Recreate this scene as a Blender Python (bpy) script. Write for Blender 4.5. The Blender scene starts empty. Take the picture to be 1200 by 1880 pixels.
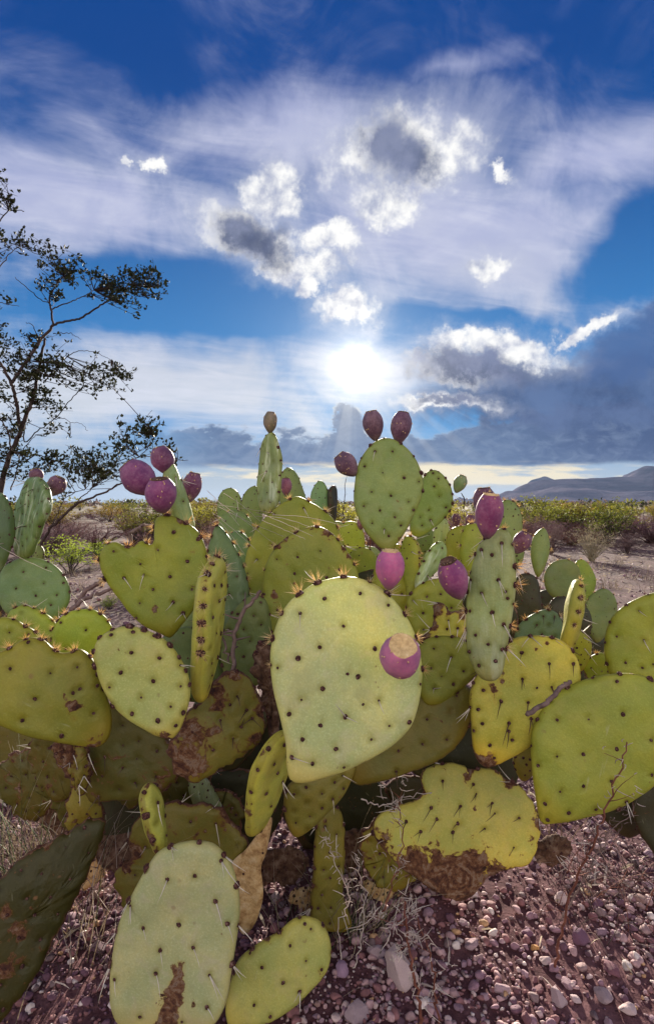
import bpy, math, random
import numpy as np
from mathutils import Vector, Matrix, noise as mnoise

random.seed(7); RNG = np.random.default_rng(7)
SC = bpy.context.scene
COL = SC.collection

# ------------------------------------------------------------------ camera, sky, sun, exposure
H = 0.78          # camera height
F = 1044.0        # focal length in photo pixels
HZ = 925.0        # photo row of the horizon
cam_d = bpy.data.cameras.new('camera'); cam = bpy.data.objects.new('camera', cam_d); COL.objects.link(cam)
cam.location = (0, 0, H); cam.rotation_euler = (math.radians(90), 0, 0)
cam_d.sensor_fit = 'VERTICAL'; cam_d.sensor_height = 36.0; cam_d.lens = 36.0*F/1880.0
cam_d.shift_y = -15.0/1880.0
cam_d.clip_start = 0.02; cam_d.clip_end = 30000
SC.camera = cam
SC.view_settings.view_transform = 'Standard'; SC.view_settings.look = 'None'
SC.view_settings.gamma = 1.0; SC.view_settings.use_curve_mapping = False
EXPO = 1.5
SC.view_settings.exposure = EXPO
SC.render.engine = 'CYCLES'
cy = SC.cycles
cy.use_denoising = True; cy.max_bounces = 8; cy.diffuse_bounces = 4; cy.glossy_bounces = 2
cy.transmission_bounces = 4; cy.transparent_max_bounces = 8; cy.volume_bounces = 0
cy.sample_clamp_indirect = 6.0; cy.caustics_reflective = False; cy.caustics_refractive = False

SUN_AZ = math.atan2(50.0, F)                       # to the right of +Y
SUN_EL = math.atan2(HZ-672.0, math.hypot(F, 50.0))
sun_dir = Vector((math.sin(SUN_AZ)*math.cos(SUN_EL), math.cos(SUN_AZ)*math.cos(SUN_EL), math.sin(SUN_EL)))
sd = bpy.data.lights.new('sun', 'SUN'); sd.energy = 5.0; sd.angle = math.radians(0.6); sd.color = (1.0, 0.9, 0.74)
sun = bpy.data.objects.new('sun', sd); COL.objects.link(sun)
sun.rotation_euler = sun_dir.to_track_quat('Z', 'Y').to_euler(); sun.location = (0, 0, 5)

world = bpy.data.worlds.new('World'); SC.world = world; world.use_nodes = True

class E:
    """a little algebra over node sockets"""
    def __init__(s, nt, v): s.nt = nt; s.v = v
    def op(s, o, *a, clamp=False):
        n = s.nt.nodes.new('ShaderNodeMath'); n.operation = o; n.use_clamp = clamp
        for i, x in enumerate((s,)+a):
            x = x.v if isinstance(x, E) else x
            if isinstance(x, (int, float)): n.inputs[i].default_value = x
            else: s.nt.links.new(x, n.inputs[i])
        return E(s.nt, n.outputs[0])
    def __add__(s, o): return s.op('ADD', o)
    __radd__ = __add__
    def __sub__(s, o): return s.op('SUBTRACT', o)
    def __rsub__(s, o): return E(s.nt, float(o)).op('SUBTRACT', s)
    def __mul__(s, o): return s.op('MULTIPLY', o)
    __rmul__ = __mul__
    def __truediv__(s, o): return s.op('DIVIDE', o)
    def max(s, o): return s.op('MAXIMUM', o)
    def min(s, o): return s.op('MINIMUM', o)
    def pow(s, o): return s.op('POWER', o)
    def sat(s): return s.op('ADD', 0.0, clamp=True)
    def ss(s, a, b):
        n = s.nt.nodes.new('ShaderNodeMapRange'); n.interpolation_type = 'SMOOTHSTEP'
        if isinstance(s.v, (int, float)): n.inputs[0].default_value = s.v
        else: s.nt.links.new(s.v, n.inputs[0])
        lo, hi = (a, b) if a < b else (b, a)
        n.inputs[1].default_value = lo; n.inputs[2].default_value = hi
        n.inputs[3].default_value = 0.0 if a < b else 1.0; n.inputs[4].default_value = 1.0 if a < b else 0.0
        return E(s.nt, n.outputs[0])

def comb(nt, x, y, z):
    n = nt.nodes.new('ShaderNodeCombineXYZ')
    for i, q in enumerate((x, y, z)):
        q = q.v if isinstance(q, E) else q
        if isinstance(q, (int, float)): n.inputs[i].default_value = q
        else: nt.links.new(q, n.inputs[i])
    return n.outputs[0]
def sep(nt, sock):
    n = nt.nodes.new('ShaderNodeSeparateXYZ'); nt.links.new(sock, n.inputs[0])
    return [E(nt, o) for o in n.outputs]
def noise_tex(nt, vec, scale, detail=5, rough=0.55, dist=0.0, color=False, lac=2.0):
    n = nt.nodes.new('ShaderNodeTexNoise'); n.inputs['Scale'].default_value = scale
    n.inputs['Detail'].default_value = detail; n.inputs['Roughness'].default_value = rough
    n.inputs['Distortion'].default_value = dist; n.inputs['Lacunarity'].default_value = lac
    nt.links.new(vec, n.inputs['Vector'])
    return sep(nt, n.outputs['Color']) if color else E(nt, n.outputs['Fac'])
def mixc(nt, fac, a, b, mode='MIX'):
    n = nt.nodes.new('ShaderNodeMix'); n.data_type = 'RGBA'; n.blend_type = mode
    for sk, q in ((n.inputs[0], fac), (n.inputs[6], a), (n.inputs[7], b)):
        q = q.v if isinstance(q, E) else q
        if isinstance(q, (int, float)): sk.default_value = q
        elif isinstance(q, tuple): sk.default_value = (*q, 1.0) if len(q) == 3 else q
        else: nt.links.new(q, sk)
    return n.outputs[2]
def ramp(nt, fac, stops, interp='LINEAR'):
    n = nt.nodes.new('ShaderNodeValToRGB'); n.color_ramp.interpolation = interp
    el = n.color_ramp.elements
    while len(el) < len(stops): el.new(0.5)
    for e, (p, c) in zip(el, stops): e.position = p; e.color = (*c, 1.0) if len(c) == 3 else c
    nt.links.new(fac.v if isinstance(fac, E) else fac, n.inputs[0])
    return n.outputs[0]

def s2l(r, g, b):
    f = lambda c: (c/255/12.92) if c/255 <= 0.04045 else ((c/255+0.055)/1.055)**2.4
    return (f(r), f(g), f(b))

def build_world():
    nt = world.node_tree; nt.nodes.clear()
    out = nt.nodes.new('ShaderNodeOutputWorld'); bg = nt.nodes.new('ShaderNodeBackground')
    nt.links.new(bg.outputs[0], out.inputs[0]); bg.inputs[1].default_value = 0.1
    tc = nt.nodes.new('ShaderNodeTexCoord'); dvec = tc.outputs['Generated']
    x, y, z = sep(nt, dvec)
    sky = nt.nodes.new('ShaderNodeTexSky'); sky.sky_type = 'NISHITA'; sky.sun_disc = False
    sky.sun_elevation = SUN_EL; sky.sun_rotation = SUN_AZ; sky.altitude = 900
    sky.air_density = 1.0; sky.dust_density = 0.4; sky.ozone_density = 2.5
    yy = y.max(0.05)
    X = x/yy*10.44 + 6.0                      # tangent-plane sky coordinates about +Y
    Y = 9.25 - z.max(0.0)/yy*10.44
    w = noise_tex(nt, dvec, 3.2, 4, 0.55, color=True)
    wf = noise_tex(nt, dvec, 11.0, 9, 0.66, color=True)
    Xw = X + (w[0]-0.5)*3.6; Yw = Y + (w[1]-0.5)*2.2
    Xf = X + (wf[0]-0.5)*1.5 + (w[0]-0.5)*0.7; Yf = Y + (wf[1]-0.5)*1.5 + (w[1]-0.5)*0.5
    def blob(U, V, cx, cy_, rx, ry, rot=0.0):
        c, s = math.cos(math.radians(rot)), math.sin(math.radians(rot))
        du, dv = U-cx, V-cy_
        a = (du*c + dv*s)/rx; b = (dv*c - du*s)/ry
        return 1.0 - (a*a + b*b).pow(0.5)
    # ---- clear blue
    base = mixc(nt, 1.0, sky.outputs[0], (0.16, 0.75, 1.2), 'MULTIPLY')
    base = mixc(nt, z.ss(0.3, 0.7), base, mixc(nt, 1.0, base, (0.3, 0.68, 0.9), 'MULTIPLY'))
    K = 10.0/(2**EXPO)
    def kc(rgb, m=1.0): return tuple(c*K*m for c in s2l(*rgb))
    blue = mixc(nt, z.ss(0.05, 0.62), kc((62, 138, 202)), kc((0, 62, 136)))
    base = mixc(nt, 0.96, base, blue)
    # ---- thin high cloud: streaks on a plane overhead
    zz = z.max(0.0)+0.10
    pv = comb(nt, x/zz*0.30 + y/zz*0.12, y/zz*0.85 - x/zz*0.3, 0.0)
    st = noise_tex(nt, pv, 1.5, 8, 0.6, 0.9)
    st2 = noise_tex(nt, pv, 7.0, 6, 0.62, 0.6)
    inv = X.ss(-6.0, -1.0)*X.ss(18.0, 13.0)*y.ss(0.0, 0.1)           # the drawn part of the sky
    m = blob(Xw, Yw, 1.4, 3.9, 5.0, 1.7, 5).max(0.0)
    m = m.max(blob(Xw, Yw, 8.8, 4.2, 5.4, 2.1, 12)).max(blob(Xw, Yw, 5.6, 2.6, 5.6, 1.5, -4)*0.75)
    m = m.max(blob(Xw, Yw, 2.4, 7.15, 5.6, 1.5, 4)*1.1).max(blob(Xw, Yw, 10.8, 2.8, 3.6, 1.1, -14)*0.8).max(blob(Xw, Yw, 1.6, 2.2, 3.2, 1.3, 30)*0.6).max(blob(Xw, Yw, 6.3, 6.75, 3.0, 1.05, 3)*1.0)
    m = m.max(blob(Xw, Yw, 8.4, 1.2, 1.9, 0.35, -14)*0.45)
    hl = blob(Xw, Yw, 3.3, 5.35, 2.7, 0.85, 2).max(blob(Xw, Yw, 9.1, 5.85, 2.2, 0.45, 8)).max(0.0)
    hl = hl.max(blob(Xw, Yw, 11.5, 4.5, 1.7, 0.95, -30))
    g = 0.72 - z.ss(0.5, 0.85)*0.6
    cov = g*(1.0-inv) + inv*(m*1.5 - hl*1.7 - 0.06)
    st3 = noise_tex(nt, dvec, 5.5, 7, 0.62, 0.8)
    veil = (cov + (st-0.5)*0.9 + (st2-0.5)*0.7 + (st3-0.5)*1.7).ss(-0.15, 1.2)
    dots = x*sun_dir.x + y*sun_dir.y + z*sun_dir.z
    back = dots.ss(0.15, -0.85)
    st3_ = noise_tex(nt, dvec, 6.5, 7, 0.6, 0.6)
    # lit cloud tone: lilac high up, creamy low; front-lit clouds opposite the sun, out of view, are brightened as fill
    tone = mixc(nt, z.ss(0.12, 0.5), kc((208, 212, 218), 1.08), kc((180, 186, 221), 1.0))
    tone = mixc(nt, (st2*0.5+st3_*0.5).ss(0.4, 0.68)*0.6, tone, kc((225, 226, 238), 1.1))
    tone = mixc(nt, back, tone, tuple(c*K for c in (3.7, 3.4, 2.95)))
    c = mixc(nt, veil*0.9, base, tone)
    # ---- horizon air
    hz = mixc(nt, y.ss(-0.2, 0.5), kc((150, 165, 200), 1.2), kc((160, 180, 200)))
    c = mixc(nt, z.ss(0.15, 0.0)*0.92, c, mixc(nt, dots.ss(0.75, 1.0)*0.6, hz, kc((225, 215, 190))))
    # ---- heavy low bank with a flat base
    nb = noise_tex(nt, comb(nt, X*0.55, Y*0.9, 3.0), 2.2, 7, 0.6)
    cl = (nb-0.5)
    bank = (Y - 7.92 + cl*1.5 - blob(X, Y, 6.35, 7.6, 0.35, 0.7)*0.0 + blob(X + (nb-0.5)*1.5, Y, 6.38, 7.6, 0.5, 0.75).max(0.0)*0.8 + X.ss(7.0, 11.5)*0.75).ss(0.0, 0.16)
    bot = (Y + cl*0.22 + X.ss(9.0, 12.0)*0.05).ss(8.62, 8.5)
    side = X.ss(2.0, 4.2)*y.ss(0.0, 0.1)
    bk = bank*bot*side
    bkc = mixc(nt, X.ss(8.0, 11.5), kc((84, 110, 150)), kc((48, 70, 116)))
    nb2 = noise_tex(nt, comb(nt, X*0.8, Y*1.5, 5.0), 3.5, 7, 0.62, 0.6)
    bkc = mixc(nt, nb2.ss(0.4, 0.7)*0.3, bkc, kc((150, 168, 194)))
    bkc = mixc(nt, nb2.ss(0.5, 0.3)*0.3, bkc, kc((58, 76, 116)))
    edgeb = (Y - 7.92 + cl*1.5 + blob(X, Y, 6.38, 7.55, 0.45, 0.75).max(0.0)*0.9 + X.ss(7.0, 11.5)*0.75)
    bkc = mixc(nt, edgeb.ss(0.16, 0.0)*X.ss(9.5, 7.5)*0.7, bkc, kc((222, 226, 228)))
    c = mixc(nt, bk*0.97, c, bkc)
    # ---- dark cloud mass at the right with a torn bright edge
    dk = (blob(Xf, Yf, 10.6, 7.15, 3.6, 0.85, -6) + (wf[2]-0.5)*0.7).ss(-0.05, 0.45)
    c = mixc(nt, dk*0.93*y.ss(0.0, 0.1), c, mixc(nt, wf[2].ss(0.35, 0.65), kc((46, 68, 114)), kc((84, 106, 150))))
    # second blue-grey streamer, right edge
    d2 = blob(Xf, Yf, 11.7, 6.3, 1.5, 0.7, -30).ss(0.0, 0.5)
    c = mixc(nt, d2*0.85, c, kc((66, 98, 152)))
    # ---- cumulus puffs
    puffs = [(7.4, 2.75, 1.7, 0.95, -10), (7.0, 3.72, 0.75, 0.42, 0), (4.5, 4.25, 1.25, 0.55, 18), (5.05, 3.5, 0.6, 0.62, 20),
             (5.45, 4.85, 1.0, 0.36, 8), (6.4, 5.6, 0.65, 0.42, 0), (5.7, 5.22, 0.35, 0.2, 0), (8.95, 4.75, 0.6, 0.3, 5), (9.1, 6.35, 1.5, 0.38, 6),
             (8.3, 6.75, 1.0, 0.35, 10), (8.2, 7.4, 1.1, 0.2, 3), (10.9, 5.9, 0.8, 0.17, -28), (2.85, 2.98, 0.25, 0.2, 0), (2.4, 2.93, 0.13, 0.13, 0), (9.2, 2.98, 0.2, 0.24, 0), (6.1, 4.4, 0.7, 0.35, 0)]
    f = None
    for q in puffs:
        b_ = blob(Xf, Yf, *q)
        f = b_ if f is None else f.max(b_)
    wx = noise_tex(nt, dvec, 34.0, 6, 0.6)
    fw = f + (wx-0.5)*0.62
    cm = fw.ss(-0.02, 0.5)
    hal = (f + (st3-0.5)*1.2).ss(-0.7, 0.4)*y.ss(0.0, 0.1)
    c = mixc(nt, hal*0.35, c, kc((205, 210, 225)))
    c = mixc(nt, cm*0.95*y.ss(0.0, 0.1), c, mixc(nt, (wx*0.7+wf[2]*0.5+0.0).ss(0.42, 0.72), kc((168, 176, 202), 1.0), kc((250, 249, 246), 1.1)))
    Xf = Xf + (wx-0.5)*1.1; Yf = Yf + (wf[0]-0.5)*0.9
    core = blob(Xf, Yf, 7.25, 2.75, 0.8, 0.95, -25).max(blob(Xf, Yf, 4.62, 4.32, 1.0, 0.55, 22))
    core = core.max(blob(Xf, Yf, 8.8, 6.8, 1.6, 0.42, 4)).max(blob(Xf, Yf, 8.3, 7.42, 0.95, 0.16, 2))
    c = mixc(nt, (core + (wx-0.5)*0.5).ss(-0.05, 0.75)*0.95*y.ss(0.0, 0.1), c, mixc(nt, wf[1].ss(0.35, 0.62), kc((66, 80, 116)), kc((120, 130, 164))))
    # ---- crepuscular rays fanning down from the sun through the bank
    an = (X-6.5)/(Y-6.6).max(0.25)
    ry = noise_tex(nt, comb(nt, an*2.2, 0.0, 11.0), 2.0, 3, 0.6).ss(0.45, 0.62)*Y.ss(7.0, 7.6)*Y.ss(9.2, 8.0)*X.ss(3.5, 5.5)*X.ss(9.8, 7.5)*y.ss(0.0, 0.1)
    c = mixc(nt, ry*0.16, c, kc((215, 218, 220)))
    # ---- low cream streaks above the horizon
    sk = noise_tex(nt, comb(nt, X*0.35, Y*2.4, 7.0), 2.0, 6, 0.6)
    cs = (sk + blob(X, Y, 8.2, 8.72, 5.5, 0.32)*0.25 - 0.13).ss(0.38, 0.55)*blob(X, Y, 7.6, 8.72, 7.0, 0.3).ss(0.0, 0.5)*y.ss(0.0, 0.1)
    c = mixc(nt, cs*0.9, c, kc((250, 232, 190), 1.05))
    # ---- glow round the sun behind thin cloud
    dotc = dots.min(1.0)
    ang = dotc.op('ARCCOSINE')*57.2958
    def glow(c, k, s, col, mod=None):
        n = nt.nodes.new('ShaderNodeMix'); n.data_type = 'RGBA'; n.blend_type = 'ADD'; n.inputs[0].default_value = 1.0
        gg = (ang*(-1.0/s)).op('EXPONENT')*k
        if mod is not None: gg = gg*mod
        m_ = nt.nodes.new('ShaderNodeVectorMath'); m_.operation = 'SCALE'; m_.inputs[0].default_value = col
        nt.links.new(gg.v, m_.inputs['Scale'])
        nt.links.new(c, n.inputs[6]); nt.links.new(m_.outputs[0], n.inputs[7])
        return n.outputs[2]
    c = glow(c, 5.0*K, 0.55, (1.0, 0.97, 0.88))
    c = glow(c, 0.95*K, 2.4, (1.0, 0.94, 0.78), (st3*1.6+0.2))
    c = glow(c, 0.20*K, 7.0, (1.0, 0.9, 0.70))
    nt.links.new(c, bg.inputs[0])
build_world()
world.cycles.sampling_method = 'MANUAL'; world.cycles.sample_map_resolution = 1024

# ------------------------------------------------------------------ materials
def new_mat(name):
    m = bpy.data.materials.new(name); m.use_nodes = True
    nt = m.node_tree; nt.nodes.clear()
    out = nt.nodes.new('ShaderNodeOutputMaterial'); b = nt.nodes.new('ShaderNodeBsdfPrincipled')
    nt.links.new(b.outputs[0], out.inputs[0])
    return m, nt, b, out
def setc(nt, sock, v):
    v = v.v if isinstance(v, E) else v
    if isinstance(v, (int, float)): sock.default_value = v
    elif isinstance(v, tuple): sock.default_value = (*v, 1.0)
    else: nt.links.new(v, sock)
def attr(nt, name, typ='GEOMETRY', out='Fac'):
    n = nt.nodes.new('ShaderNodeAttribute'); n.attribute_name = name; n.attribute_type = typ
    return E(nt, n.outputs[out])
def bump(nt, b, h, strength, dist):
    n = nt.nodes.new('ShaderNodeBump'); n.inputs['Strength'].default_value = strength; n.inputs['Distance'].default_value = dist
    nt.links.new(h.v, n.inputs['Height']); nt.links.new(n.outputs[0], b.inputs['Normal'])
def objcoord(nt):
    return nt.nodes.new('ShaderNodeTexCoord').outputs['Object']
def offset_by_random(nt, vec):
    oi = nt.nodes.new('ShaderNodeObjectInfo'); r = E(nt, oi.outputs['Random'])*37.0
    n = nt.nodes.new('ShaderNodeVectorMath'); n.operation = 'ADD'
    nt.links.new(vec, n.inputs[0]); nt.links.new(comb(nt, r, r*0.7, r*1.3), n.inputs[1])
    return n.outputs[0], oi

def mat_pad():
    m, nt, b, out = new_mat('cactus_skin')
    v, oi = offset_by_random(nt, objcoord(nt))
    col = oi.outputs['Color']
    n1 = noise_tex(nt, v, 14, 5, 0.6); n2 = noise_tex(nt, v, 75, 6, 0.7); n3 = noise_tex(nt, v, 420, 3, 0.6)
    halo = attr(nt, 'halo'); edge = attr(nt, 'edge'); sv = attr(nt, 'scarv'); al = attr(nt, 'along')
    scar = attr(nt, 'scar', 'OBJECT'); ridge = attr(nt, 'ridge', 'OBJECT')
    c = mixc(nt, n1.ss(0.32, 0.68), mixc(nt, 1.0, col, (0.80, 0.88, 0.82), 'MULTIPLY'), mixc(nt, 1.0, col, (1.14, 1.06, 0.95), 'MULTIPLY'))
    c = mixc(nt, n2.ss(0.35, 0.75)*0.42, c, mixc(nt, 1.0, col, (0.72, 0.80, 0.9), 'MULTIPLY'))
    # fine scratches, pale wax specks
    x_, y_, z_ = sep(nt, v)
    scr = noise_tex(nt, comb(nt, x_*1.0+y_*0.4, y_*0.12, z_), 150, 3, 0.5).ss(0.66, 0.72)*noise_tex(nt, v, 18, 2, 0.5).ss(0.5, 0.6)
    c = mixc(nt, scr*0.22, c, (0.62, 0.60, 0.42))
    c = mixc(nt, n3.ss(0.50, 0.72)*0.45, c, mixc(nt, 1.0, col, (1.25, 1.28, 1.7), 'MULTIPLY'))
    c = mixc(nt, n3.ss(0.50, 0.28)*0.35, c, mixc(nt, 1.0, col, (0.74, 0.72, 0.6), 'MULTIPLY'))
    c = mixc(nt, noise_tex(nt, v, 34, 4, 0.6, 0.5).ss(0.5, 0.68)*0.35, c, mixc(nt, 1.0, col, (1.06, 0.92, 1.35), 'MULTIPLY'))
    # yellowing at the joint and towards the rim
    c = mixc(nt, al.ss(0.22, 0.0)*0.55, c, mixc(nt, 1.0, col, (1.25, 0.86, 0.4), 'MULTIPLY'))
    c = mixc(nt, edge.ss(0.16, 0.02)*0.35, c, mixc(nt, 1.0, col, (1.2, 1.08, 0.62), 'MULTIPLY'))
    # dull blotches
    c = mixc(nt, noise_tex(nt, v, 8, 4, 0.6, 1.0).ss(0.56, 0.72)*0.45, c, mixc(nt, 1.0, col, (0.66, 0.64, 0.62), 'MULTIPLY'))
    c = mixc(nt, halo.ss(0.1, 0.9)*0.75, c, mixc(nt, 1.0, col, (0.62, 0.58, 0.32), 'MULTIPLY'))
    # shrivel streaks with white wax
    xs, ys, zs = sep(nt, v)
    rv = comb(nt, xs*1.0, ys*0.09, zs*0.3)
    rn = noise_tex(nt, rv, 95, 4, 0.6); rn2 = noise_tex(nt, comb(nt, xs, ys*0.16, zs), 60, 5, 0.62)
    c = mixc(nt, rn2.ss(0.52, 0.66)*ridge.sat()*0.75, c, (0.60, 0.66, 0.52))
    c = mixc(nt, rn2.ss(0.5, 0.36)*ridge.sat()*0.4, c, mixc(nt, 1.0, col, (0.5, 0.6, 0.55), 'MULTIPLY'))
    # small round pocks
    vo = nt.nodes.new('ShaderNodeTexVoronoi'); vo.inputs['Scale'].default_value = 42; nt.links.new(v, vo.inputs['Vector'])
    pk = E(nt, vo.outputs['Distance']).ss(0.2, 0.12)*noise_tex(nt, v, 22, 2, 0.5).ss(0.60, 0.66)
    c = mixc(nt, pk*(scar*1.1+0.4).sat(), c, (0.24, 0.12, 0.05))
    # cork scars
    s1 = noise_tex(nt, v, 26, 9, 0.68, 0.6)
    s1b = noise_tex(nt, v, 62, 5, 0.6, 0.8)
    fld = (s1-0.5)*1.7 + (s1b-0.5)*1.0 + sv*0.66 + scar*0.17 + edge.ss(0.09, 0.0)*(scar*0.55) - 0.42
    sm = fld.ss(-0.01, 0.06)
    s2 = noise_tex(nt, v, 120, 8, 0.75)
    s3 = noise_tex(nt, v, 26, 6, 0.65, 2.2)
    sc_c = ramp(nt, s2*0.42+s3*0.58, [(0.36, (0.014, 0.006, 0.008)), (0.45, (0.085, 0.026, 0.016)), (0.52, (0.20, 0.085, 0.038)), (0.57, (0.30, 0.20, 0.14)), (0.61, (0.12, 0.045, 0.03)), (0.68, (0.52, 0.42, 0.36))])
    c = mixc(nt, fld.ss(-0.32, 0.0)*0.6*(sv+scar*0.5).sat(), c, mixc(nt, 1.0, col, (1.05, 0.72, 0.35), 'MULTIPLY'))
    c = mixc(nt, fld.ss(-0.07, 0.0)*0.75, c, (0.20, 0.085, 0.025))
    c = mixc(nt, sm*0.96, c, sc_c)
    # thin brown rim line on weathered pads
    c = mixc(nt, (edge + (n2-0.5)*0.05).ss(0.045, 0.015)*(scar*0.9+0.08).sat()*0.8, c, (0.13, 0.05, 0.025))
    setc(nt, b.inputs['Base Color'], c)
    setc(nt, b.inputs['Roughness'], 0.50 + sm*0.3)
    b.inputs['Specular IOR Level'].default_value = 0.38
    b.inputs['Subsurface Weight'].default_value = 0.0
    b.inputs['Subsurface Radius'].default_value = (0.010, 0.012, 0.004); b.inputs['Subsurface Scale'].default_value = 1.0
    hgt = n1*0.9 + n2*0.12 + n3*0.03 + rn*ridge*1.1 + sm*(s2*3.4+s3*2.6-1.9) - halo*0.5
    bump(nt, b, hgt, 0.6, 0.009)
    tr = nt.nodes.new('ShaderNodeBsdfTranslucent'); nt.links.new(mixc(nt, 1.0, c, (1.25, 1.15, 0.5), 'MULTIPLY'), tr.inputs[0])
    mx = nt.nodes.new('ShaderNodeMixShader'); setc(nt, mx.inputs[0], 0.30*(1.0-sm*0.8))
    nt.links.new(b.outputs[0], mx.inputs[1]); nt.links.new(tr.outputs[0], mx.inputs[2]); nt.links.new(mx.outputs[0], out.inputs[0])
    return m
M_PAD = mat_pad()

def mat_fruit():
    m, nt, b, out = new_mat('fruit_skin')
    v, oi = offset_by_random(nt, objcoord(nt)); col = oi.outputs['Color']
    n1 = noise_tex(nt, v, 40, 4, 0.6); n2 = noise_tex(nt, v, 260, 4, 0.7); al = attr(nt, 'along')
    c = mixc(nt, n1.ss(0.3, 0.7), mixc(nt, 1.0, col, (0.7, 0.75, 0.85), 'MULTIPLY'), mixc(nt, 1.0, col, (1.25, 1.2, 1.1), 'MULTIPLY'))
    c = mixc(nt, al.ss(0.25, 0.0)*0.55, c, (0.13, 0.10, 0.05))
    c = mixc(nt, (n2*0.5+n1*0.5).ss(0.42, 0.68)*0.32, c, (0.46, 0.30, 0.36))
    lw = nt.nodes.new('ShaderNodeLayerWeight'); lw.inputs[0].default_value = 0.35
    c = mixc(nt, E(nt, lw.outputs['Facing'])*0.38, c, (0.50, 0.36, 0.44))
    setc(nt, b.inputs['Base Color'], c); b.inputs['Roughness'].default_value = 0.58
    b.inputs['Specular IOR Level'].default_value = 0.3
    bump(nt, b, n1*0.8+n2*0.15, 0.3, 0.004)
    tr = nt.nodes.new('ShaderNodeBsdfTranslucent'); nt.links.new(c, tr.inputs[0])
    mx = nt.nodes.new('ShaderNodeMixShader'); mx.inputs[0].default_value = 0.12
    nt.links.new(b.outputs[0], mx.inputs[1]); nt.links.new(tr.outputs[0], mx.inputs[2]); nt.links.new(mx.outputs[0], out.inputs[0])
    return m
M_FRUIT = mat_fruit()

def mat_simple(name, stops, scale, rough=0.85, bmp=0.4, dist=0.003, transl=0.0, spec=0.25, detail=6, objrand=0.0, tint=False):
    m, nt, b, out = new_mat(name)
    v, oi = offset_by_random(nt, objcoord(nt))
    n1 = noise_tex(nt, v, scale, detail, 0.65)
    f = n1 + (E(nt, oi.outputs['Random'])-0.5)*objrand if objrand else n1
    c = ramp(nt, f, stops)
    if tint: c = mixc(nt, 1.0, c, oi.outputs['Color'], 'MULTIPLY')
    setc(nt, b.inputs['Base Color'], c); b.inputs['Roughness'].default_value = rough; b.inputs['Specular IOR Level'].default_value = spec
    if bmp: bump(nt, b, n1, bmp, dist)
    if transl:
        tr = nt.nodes.new('ShaderNodeBsdfTranslucent'); nt.links.new(c, tr.inputs[0])
        mx = nt.nodes.new('ShaderNodeMixShader'); mx.inputs[0].default_value = transl
        nt.links.new(b.outputs[0], mx.inputs[1]); nt.links.new(tr.outputs[0], mx.inputs[2]); nt.links.new(mx.outputs[0], out.inputs[0])
    return m
M_AREOLE = mat_simple('areole_wool', [(0.36, (0.022, 0.008, 0.009)), (0.55, (0.085, 0.032, 0.024)), (0.68, (0.26, 0.16, 0.14))], 300, 0.9)
M_GLOCHID = mat_simple('glochid_bristle', [(0.3, (0.78, 0.50, 0.20)), (0.7, (0.92, 0.80, 0.50))], 60, 0.6, 0, transl=0.5)
M_SPINE = mat_simple('pale_spine', [(0.3, (0.50, 0.40, 0.30)), (0.7, (0.80, 0.74, 0.66))], 60, 0.5, 0, transl=0.2)
M_SPINE_DK = mat_simple('dark_spine', [(0.3, (0.03, 0.014, 0.01)), (0.7, (0.12, 0.06, 0.04))], 60, 0.5, 0)
M_CROWN = mat_simple('fruit_scar', [(0.3, (0.46, 0.28, 0.12)), (0.6, (0.72, 0.50, 0.24)), (0.8, (0.82, 0.62, 0.36))], 150, 0.8)
M_BARK = mat_simple('old_bark', [(0.3, (0.03, 0.016, 0.012)), (0.5, (0.11, 0.055, 0.035)), (0.75, (0.28, 0.19, 0.14))], 60, 0.95, 0.9, 0.006)
M_DRYPAD = mat_simple('dried_skin', [(0.34, (0.30, 0.15, 0.06)), (0.5, (0.60, 0.38, 0.17)), (0.68, (0.72, 0.54, 0.32))], 60, 0.8, 0.9, 0.006, 0.15)
M_TWIG = mat_simple('dark_twig', [(0.3, (0.020, 0.012, 0.010)), (0.7, (0.075, 0.05, 0.045))], 40, 0.9, 0.3)
M_TWIG2 = mat_simple('weathered_twig', [(0.3, (0.10, 0.06, 0.055)), (0.7, (0.26, 0.18, 0.165))], 60, 0.9, 0.5)
M_STALK = mat_simple('red_weed_stalk', [(0.3, (0.10, 0.03, 0.022)), (0.7, (0.24, 0.09, 0.06))], 60, 0.8, 0)
M_STRAW = mat_simple('dry_straw', [(0.3, (0.30, 0.22, 0.13)), (0.7, (0.60, 0.50, 0.36))], 20, 0.8, 0, transl=0.35, objrand=0.3)
M_PALEWEED = mat_simple('pale_dry_weed', [(0.3, (0.40, 0.31, 0.28)), (0.7, (0.70, 0.60, 0.53))], 40, 0.9, 0, transl=0.3)
M_BLADE = mat_simple('green_blade', [(0.3, (0.05, 0.08, 0.03)), (0.7, (0.14, 0.18, 0.07))], 12, 0.6, 0, transl=0.35)
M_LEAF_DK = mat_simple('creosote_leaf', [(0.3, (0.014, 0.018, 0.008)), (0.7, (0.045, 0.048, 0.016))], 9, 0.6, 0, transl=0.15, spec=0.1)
M_LEAF = mat_simple('desert_leaf', [(0.3, (0.13, 0.13, 0.022)), (0.7, (0.36, 0.32, 0.06))], 3.0, 0.6, 0, transl=0.45, objrand=0.35, tint=True)
M_BRUSH = mat_simple('dry_brush', [(0.3, (0.13, 0.09, 0.085)), (0.7, (0.28, 0.21, 0.20))], 3.0, 0.9, 0, transl=0.25, objrand=0.3, tint=True)

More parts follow.
